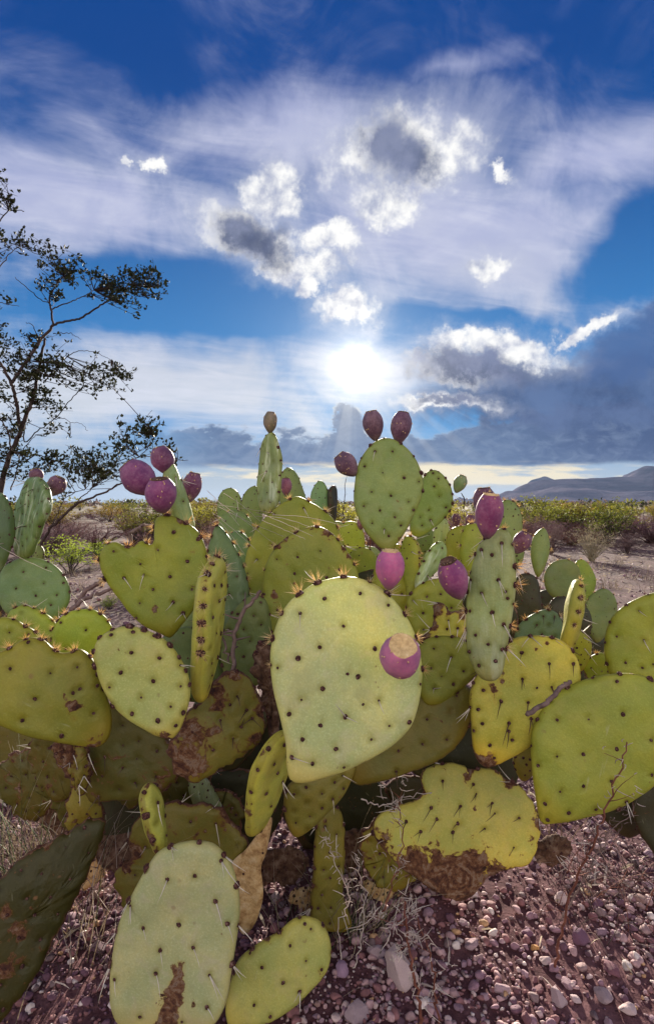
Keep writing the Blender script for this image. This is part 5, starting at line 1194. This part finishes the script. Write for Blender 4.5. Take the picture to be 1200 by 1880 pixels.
    # sprays of leaves: centre, half size, amount
    sprays = [(120,492,42,26,300),(95,540,18,22,120),(150,505,32,20,170),(235,505,48,32,430),(215,535,26,18,150),(255,490,34,20,200),(215,555,16,12,60),(190,690,24,28,230),(160,706,20,12,90),(200,670,14,14,80),
      (18,372,32,20,170),(30,455,28,24,150),(8,480,16,18,70),(18,552,22,10,80),(4,600,14,16,50),(20,640,26,36,220),(60,670,40,34,300),(95,690,36,26,230),(40,720,34,30,240),(85,740,34,28,170),(20,770,30,34,170),(60,620,22,14,80),(105,660,28,18,130),
      (15,820,26,30,150),(50,850,36,22,150),(25,880,22,18,80),(95,855,34,20,130),(120,830,22,14,60),(135,850,30,22,110),(165,850,24,26,190),(205,865,20,24,150),(180,880,30,16,80),(225,850,14,16,60),(150,890,22,12,50),
      (285,800,30,18,200),(265,830,24,14,110),(305,812,20,14,80),(340,846,18,11,90),(245,880,14,14,40),(110,905,26,14,50),(100,790,18,14,50),(80,830,24,14,60),(-20,700,30,60,200),(-40,560,30,80,260),(-60,800,40,60,220)]
    tw = Mesh()
    for cx, cy_, rx, ry, n in sprays:
        cl = []
        for _ in range(max(4, n//14)):
            a = rnd.uniform(0, 6.28); r = math.sqrt(rnd.random()); dd = rnd.gauss(0, .07)
            q = P(cx+rx*r*math.cos(a), cy_+ry*r*math.sin(a), dd); best = min(allp, key=lambda w: (w-q).length_squared)
            q.y = best.y+rnd.gauss(0, .05)
            mid_ = best.lerp(q, 0.5)+Vector((rnd.gauss(0, .012), rnd.gauss(0, .012), rnd.gauss(-.006, .012)))
            tw.tube([best, mid_, q], [0.0022, 0.0016, 0.001], 3); cl += [best.lerp(q, t) for t in (0.55, 0.75, 0.9, 1.0, 1.0)]
            for _k in range(2):
                s = mid_.lerp(q, rnd.random()); q2 = s+Vector((rnd.gauss(0, .04), rnd.gauss(0, .03), rnd.uniform(-.01, .055))); tw.tube([s, q2], [0.0013, 0.0008], 3); cl += [q2, s.lerp(q2, .6)]
        for _ in range(int(n*0.8)):
            p = rnd.choice(cl)+Vector([rnd.gauss(0, .008) for _ in range(3)])
            d = Vector((rnd.gauss(.1, .6), rnd.gauss(0, .6), rnd.gauss(.6, .5)))
            leaves.leaf(p, d, rnd.uniform(.016, .027), rnd.uniform(.009, .014))
            leaves.leaf(p, d+Vector((rnd.gauss(0, .8), rnd.gauss(0, .8), 0)), rnd.uniform(.013, .022), rnd.uniform(.008, .012))
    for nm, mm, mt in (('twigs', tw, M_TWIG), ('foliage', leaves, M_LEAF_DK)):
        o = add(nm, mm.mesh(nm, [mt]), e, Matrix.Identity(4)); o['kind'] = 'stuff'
creosote()

# ------------------------------------------------------------------ dry grass, weeds and twigs
def stems(name, label, cat, base, n, hmin, hmax, spread, mat, seed, r=0.0008, lean=(0, 0), droop=0.5, group=None, curl=0.25, width=None, single=True):
    """a tuft: base given as (photo x, distance)"""
    g = ground_at(*base); e = bpy.data.objects.new(name, None); COL.objects.link(e); e.location = g; WM[e.name] = Matrix.Translation(g); tag(e, label, cat, group)
    rnd = random.Random(seed); mats = mat if isinstance(mat, (list, tuple)) else [mat]; ms = {}
    for i in range(n):
        b = g+Vector((rnd.gauss(0, spread*.35), rnd.gauss(0, spread*.35), -0.01)); h = rnd.uniform(hmin, hmax); a = rnd.uniform(0, 6.28); q = rnd.uniform(.1, .55)
        d = Vector((math.cos(a)*q+lean[0], math.sin(a)*q+lean[1], 1)).normalized(); bend = Vector((rnd.gauss(0, curl), rnd.gauss(0, curl), -droop*rnd.random()))
        pts = [b+d*(h*t)+bend*(h*t*t) for t in [k/7 for k in range(8)]]
        mt = rnd.randrange(len(mats)); m = ms.setdefault(mt, Mesh())
        for p_ in pts: p_.z = max(p_.z, gz(p_.x, p_.y)+0.002)
        m.tube(pts, [r*(1.15-k/7) for k in range(8)], 3)
    for mt, m in ms.items():
        o = add('grass_blades', m.mesh('grass_blades', [mats[mt]], True), e, Matrix.Identity(4)); o['kind'] = 'stuff'
    return e
stems('dry_grass', 'tangled dry straw tuft at the left edge above the dark leaning pad', 'grass', (30, 1.28), 190, .10, .34, .22, [M_STRAW, M_PALEWEED, M_TWIG2], 1, droop=1.1, group='grass tufts')
stems('green_grass', 'thin green grass blades standing in the straw at the left edge', 'grass', (62, 1.2), 14, .2, .36, .08, [M_BLADE], 2, r=.0016, droop=.3, group='grass tufts')
stems('dry_grass', 'tall pale dry grass rising just behind the dark leaning pad', 'grass', (60, 0.99), 80, .26, .46, .16, [M_STRAW, M_PALEWEED, M_STRAW, M_BLADE], 31, droop=.5, group='grass tufts')
stems('dry_grass', 'dry grass stems leaning in front of the shaded hollow left of centre', 'grass', (130, 1.1), 50, .10, .32, .16, [M_STRAW, M_TWIG2], 3, droop=.7, group='grass tufts')
stems('dry_grass', 'thin dry grass tangle under the broad central pad beside the stump', 'grass', (560, 1.06), 60, .05, .20, .12, [M_STRAW, M_BLADE, M_TWIG2], 4, droop=.9, group='grass tufts')
stems('dry_grass', 'wispy yellow grass tuft right of the olive stump', 'grass', (655, 1.04), 50, .08, .27, .08, [M_STRAW, M_STRAW, M_BLADE], 5, lean=(.25, 0), droop=.4, group='grass tufts')
stems('dry_grass', 'sparse dry stems between the right front pad and the far round pads', 'grass', (1010, 1.25), 22, .15, .38, .07, [M_STRAW, M_TWIG2], 6, droop=.5, group='grass tufts')
stems('dry_grass', 'dark dead stems scattered under the right hand pads', 'grass', (1090, 1.13), 120, .04, .20, .22, [M_TWIG, M_TWIG2, M_STALK], 7, droop=1.6, curl=.6, group='grass tufts')
stems('dry_grass', 'tangle of dark dead twigs along the right edge below the broad pads', 'grass', (1180, 1.2), 90, .04, .20, .2, [M_TWIG, M_TWIG2], 8, droop=1.6, curl=.6, group='grass tufts')
stems('dry_grass', 'dead stems beside the scarred dark pad in the left shade', 'grass', (210, 1.0), 40, .05, .2, .14, [M_TWIG2, M_TWIG], 9, droop=1.4, curl=.5, group='grass tufts')
stems('dry_grass', 'dry grass behind the small round left pads', 'grass', (60, 1.25), 40, .1, .35, .1, [M_STRAW], 19, droop=.5, group='grass tufts')
for i in range(44):
    r_ = random.Random(900+i); y = r_.uniform(2.6, 7.5); px = r_.choice((r_.uniform(960, 1230), r_.uniform(60, 330)))
    stems('dry_grass', 'wispy dry tuft, one of several on the open litter behind the cacti', 'grass', (px, y), 26, .08, .30, .12, [M_STRAW, M_BRUSH], 950+i, r=.0016, droop=.8, group='dry tufts on the litter')

def branchlet(name, label, pts, r0, r1, mat, cat='twig', n=6, side=0, seed=0, group=None, hair=None, hairn=0, wob=0.002):
    rnd = random.Random(seed+3); W = [at(*q) for q in pts]; c = catmull([tuple(w) for w in W], 6, False); W = [Vector(q)+Vector([rnd.gauss(0, wob) for _ in range(3)]) for q in c]; m = Mesh(); k = len(W)
    m.tube(W, [r0+(r1-r0)*i/(k-1) for i in range(k)], n)
    tips_ = []
    for i in range(side):
        j = rnd.randrange(int(k*.2), k-1); p = W[j]; d = Vector((rnd.gauss(0, 1), rnd.gauss(0, .6), rnd.uniform(.1, 1.2))).normalized(); L = rnd.uniform(.012, .04)
        q_ = Vector([rnd.gauss(0, .3) for _ in range(3)])*L; e_ = p+d*L+q_; tips_.append(e_)
        m.tube([p, p+d*L*.3+q_*.02, p+d*L*.6+q_*.3, e_], [r1*.9, r1*.7, r1*.5, r1*.3], 3)
    e = bpy.data.objects.new(name, None); COL.objects.link(e); e.location = W[0]; WM[e.name] = Matrix.Translation(W[0]); tag(e, label, cat, group)
    add('stalk', m.mesh('stalk', [mat], True), e, Matrix.Identity(4))
    if hair:
        h = Mesh()
        for i in range(hairn):
            j = rnd.randrange(int(k*.35), k); p = (rnd.choice(tips_) if tips_ and rnd.random() < .75 else W[j])+Vector([rnd.gauss(0, .004) for _ in range(3)])
            d = Vector((rnd.gauss(0, 1), rnd.gauss(0, 1), rnd.gauss(.5, .8))).normalized(); L = rnd.uniform(.004, .013); b = Vector([rnd.gauss(0, .9) for _ in range(3)])*L
            h.tube([p, p+d*L*.35+b*.05, p+d*L*.7+b*.4, p+d*L*.8+b], [.0005, .0008, .0007, .0003], 3)
        o = add('dry_flowers', h.mesh('dry_flowers', [hair]), e, Matrix.Identity(4)); o['kind'] = 'stuff'
    return e
branchlet('dead_weed', 'tall dark red weed stalk with a pale wispy head before the right front pad', [(1018,1775,.90),(1030,1700,.89),(1055,1620,.86),(1090,1540,.82),(1115,1480,.80),(1135,1420,.79),(1150,1365,.79)], .0022, .0009, M_STALK, 'weed', side=10, seed=1, group='dead weeds', hair=M_PALEWEED, hairn=36)
branchlet('dead_weed', 'thinner dead weed leaning right behind the tall red stalk', [(1030,1690,.95),(1080,1600,.93),(1110,1540,.92),(1160,1490,.92)], .0016, .0006, M_TWIG2, 'weed', side=12, seed=2, group='dead weeds', hair=M_TWIG2, hairn=80)
branchlet('dead_weed', 'reddish weed stalk with fluffy pale tufts by the largest blocky stone', [(772,1900,.80),(770,1840,.79),(757,1780,.78),(748,1720,.78),(742,1660,.78)], .0026, .0012, M_STALK, 'weed', side=6, seed=3, group='dead weeds', hair=M_PALEWEED, hairn=120)
branchlet('dead_weed', 'second reddish weed stalk crossing right of the blocky stone', [(805,1890,.82),(798,1820,.80),(790,1760,.80),(765,1690,.80)], .0018, .0008, M_STALK, 'weed', side=8, seed=4, group='dead weeds', hair=M_PALEWEED, hairn=36)
branchlet('dead_weed', 'dry pale curled weed hanging beside the ragged yellow pad', [(700,1680,.93),(722,1620,.92),(735,1560,.92),(735,1500,.92),(730,1460,.92)], .0014, .0007, M_STALK, 'weed', side=8, seed=5, group='dead weeds', hair=M_PALEWEED, hairn=50)
branchlet('dry_twig', 'bleached twig reaching sideways from the pale curled weed', [(665,1470,.92),(700,1478,.92),(728,1472,.92),(745,1462,.92),(790,1455,.91)], .0012, .0006, M_PALEWEED, 'twig', side=4, seed=6, group='twigs')
branchlet('dry_weed', 'cream curled dry weed tangle standing before the stump', [(628,1760,.92),(622,1700,.92),(640,1640,.92),(612,1580,.93),(600,1540,.93)], .0011, .0006, M_PALEWEED, 'weed', side=0, seed=7, group='dead weeds', hair=M_PALEWEED, hairn=36)
branchlet('dry_weed', 'second cream dry weed with curled leaves right of the stump', [(650,1780,.93),(664,1720,.93),(668,1640,.94),(650,1570,.95)], .0010, .0006, M_PALEWEED, 'weed', side=0, seed=8, group='dead weeds', hair=M_PALEWEED, hairn=30)
branchlet('dry_twig', 'long straw coloured twig lying diagonally across the lower gravel', [(900,1888,.868),(950,1850,.90),(1000,1812,.935),(1042,1775,.97)], .0022, .0014, M_STRAW, 'twig', seed=9, group='twigs')
branchlet('dry_twig', 'knobbly purple brown twig lying against the round yellow pad', [(968,1312,.80),(990,1298,.80),(1012,1280,.80),(1030,1262,.81),(1045,1252,.81)], .0036, .0032, M_TWIG2, 'twig', seed=10, group='twigs', wob=.001)
branchlet('dry_twig', 'dark forked dead branch rising in front of the left central pads', [(430,1235,.98),(428,1200,.98),(432,1160,.98),(445,1125,.98),(462,1105,.98),(478,1085,.98)], .0040, .0030, M_TWIG2, 'branch', side=6, seed=11, group='twigs', wob=.0015)
branchlet('dry_twig', 'thin dark twig left of the forked dead branch', [(420,1215,.98),(412,1180,.98),(402,1150,.98),(398,1120,.98)], .0022, .0014, M_TWIG2, 'branch', seed=12, group='twigs')
branchlet('dry_twig', 'crooked dead branch behind the notch of the lobed pad', [(240,1000,1.6),(242,978,1.6),(256,970,1.6),(262,964,1.6),(280,966,1.6),(300,968,1.6)], .0060, .0040, M_TWIG2, 'branch', seed=13, group='twigs')
branchlet('dry_twig', 'dead limb on the litter below the lobed pad', [(140,1105,2.6),(165,1080,2.6),(190,1062,2.55),(215,1045,2.5)], .012, .008, M_TWIG2, 'branch', side=6, seed=14, group='twigs')
branchlet('dry_twig', 'second dead limb lying lower beside the small round left pads', [(130,1120,2.4),(160,1098,2.4),(195,1085,2.4),(225,1065,2.4)], .010, .006, M_TWIG2, 'branch', side=4, seed=15, group='twigs')
branchlet('dry_twig', 'thin woody stem rising behind the upper fruited pad on its left', [(668,1060,1.5),(676,1010,1.5),(682,970,1.5)], .0022, .0014, M_STALK, 'branch', seed=16, group='twigs')
branchlet('dry_twig', 'bare thin shoot on the skyline left of the three fruited pad', [(628,960,1.6),(631,920,1.6),(634,880,1.6)], .0014, .0008, M_TWIG, 'branch', side=5, seed=17, group='twigs')
branchlet('dead_snag', 'tiny bare dead shrub on the right horizon', [(1160,945,22),(1160,930,22),(1158,918,22)], .04, .015, M_TWIG, 'snag', side=0, seed=18)
branchlet('bare_bush', 'bare dark bush on the horizon below the small far peaks', [(850,935,18),(852,918,18),(846,905,18)], .03, .01, M_TWIG, 'bush', side=0, seed=19)
# pale straws caught across the upper pads
for k, (a, b, Y) in enumerate([((392,915),(505,1000),1.1),((400,930),(520,985),1.1),((390,940),(470,1010),1.08),((470,940),(575,985),1.05),((470,948),(570,968),1.05),((385,925),(500,942),1.1),((480,955),(560,990),1.04),((395,950),(450,1020),1.1),((0,1003),(95,1050),1.1),((500,945),(620,962),1.0),((410,905),(478,958),1.08),((380,900),(440,965),1.09)]):
    r_ = random.Random(k); branchlet('dry_straw', 'fine pale straw caught across the upper pads, one of a dozen', [(a[0], a[1], Y), ((a[0]+b[0])/2+r_.uniform(-4, 4), (a[1]+b[1])/2+r_.uniform(-8, 2), Y-.01), (b[0], b[1], Y-.02)], .0005, .0003, M_PALEWEED, 'straw', n=3, seed=k, group='straws across the upper pads', wob=.0003)

# ------------------------------------------------------------------ air
def haze():
    x0, x1, y0, y1, z0, z1 = -4900, 4900, -4900, 5100, -3.0, 108
    V = [(x, y, z) for z in (z0, z1) for y in (y0, y1) for x in (x0, x1)]
    Fc = [(0, 2, 3, 1), (4, 5, 7, 6), (0, 1, 5, 4), (2, 6, 7, 3), (0, 4, 6, 2), (1, 3, 7, 5)]
    m = bpy.data.materials.new('haze'); m.use_nodes = True; nt = m.node_tree; nt.nodes.clear()
    out = nt.nodes.new('ShaderNodeOutputMaterial'); v = nt.nodes.new('ShaderNodeVolumePrincipled')
    v.inputs['Color'].default_value = (0.42, 0.60, 0.95, 1); v.inputs['Density'].default_value = HAZE_D; v.inputs['Anisotropy'].default_value = 0.0
    nt.links.new(v.outputs[0], out.inputs[1])
    o = add('haze', mesh_from('haze', V, Fc, [m], False), None, Matrix.Identity(4)); tag(o, 'pale blue air over the plain', kind='stuff')
HAZE_D = 0.00010
haze()
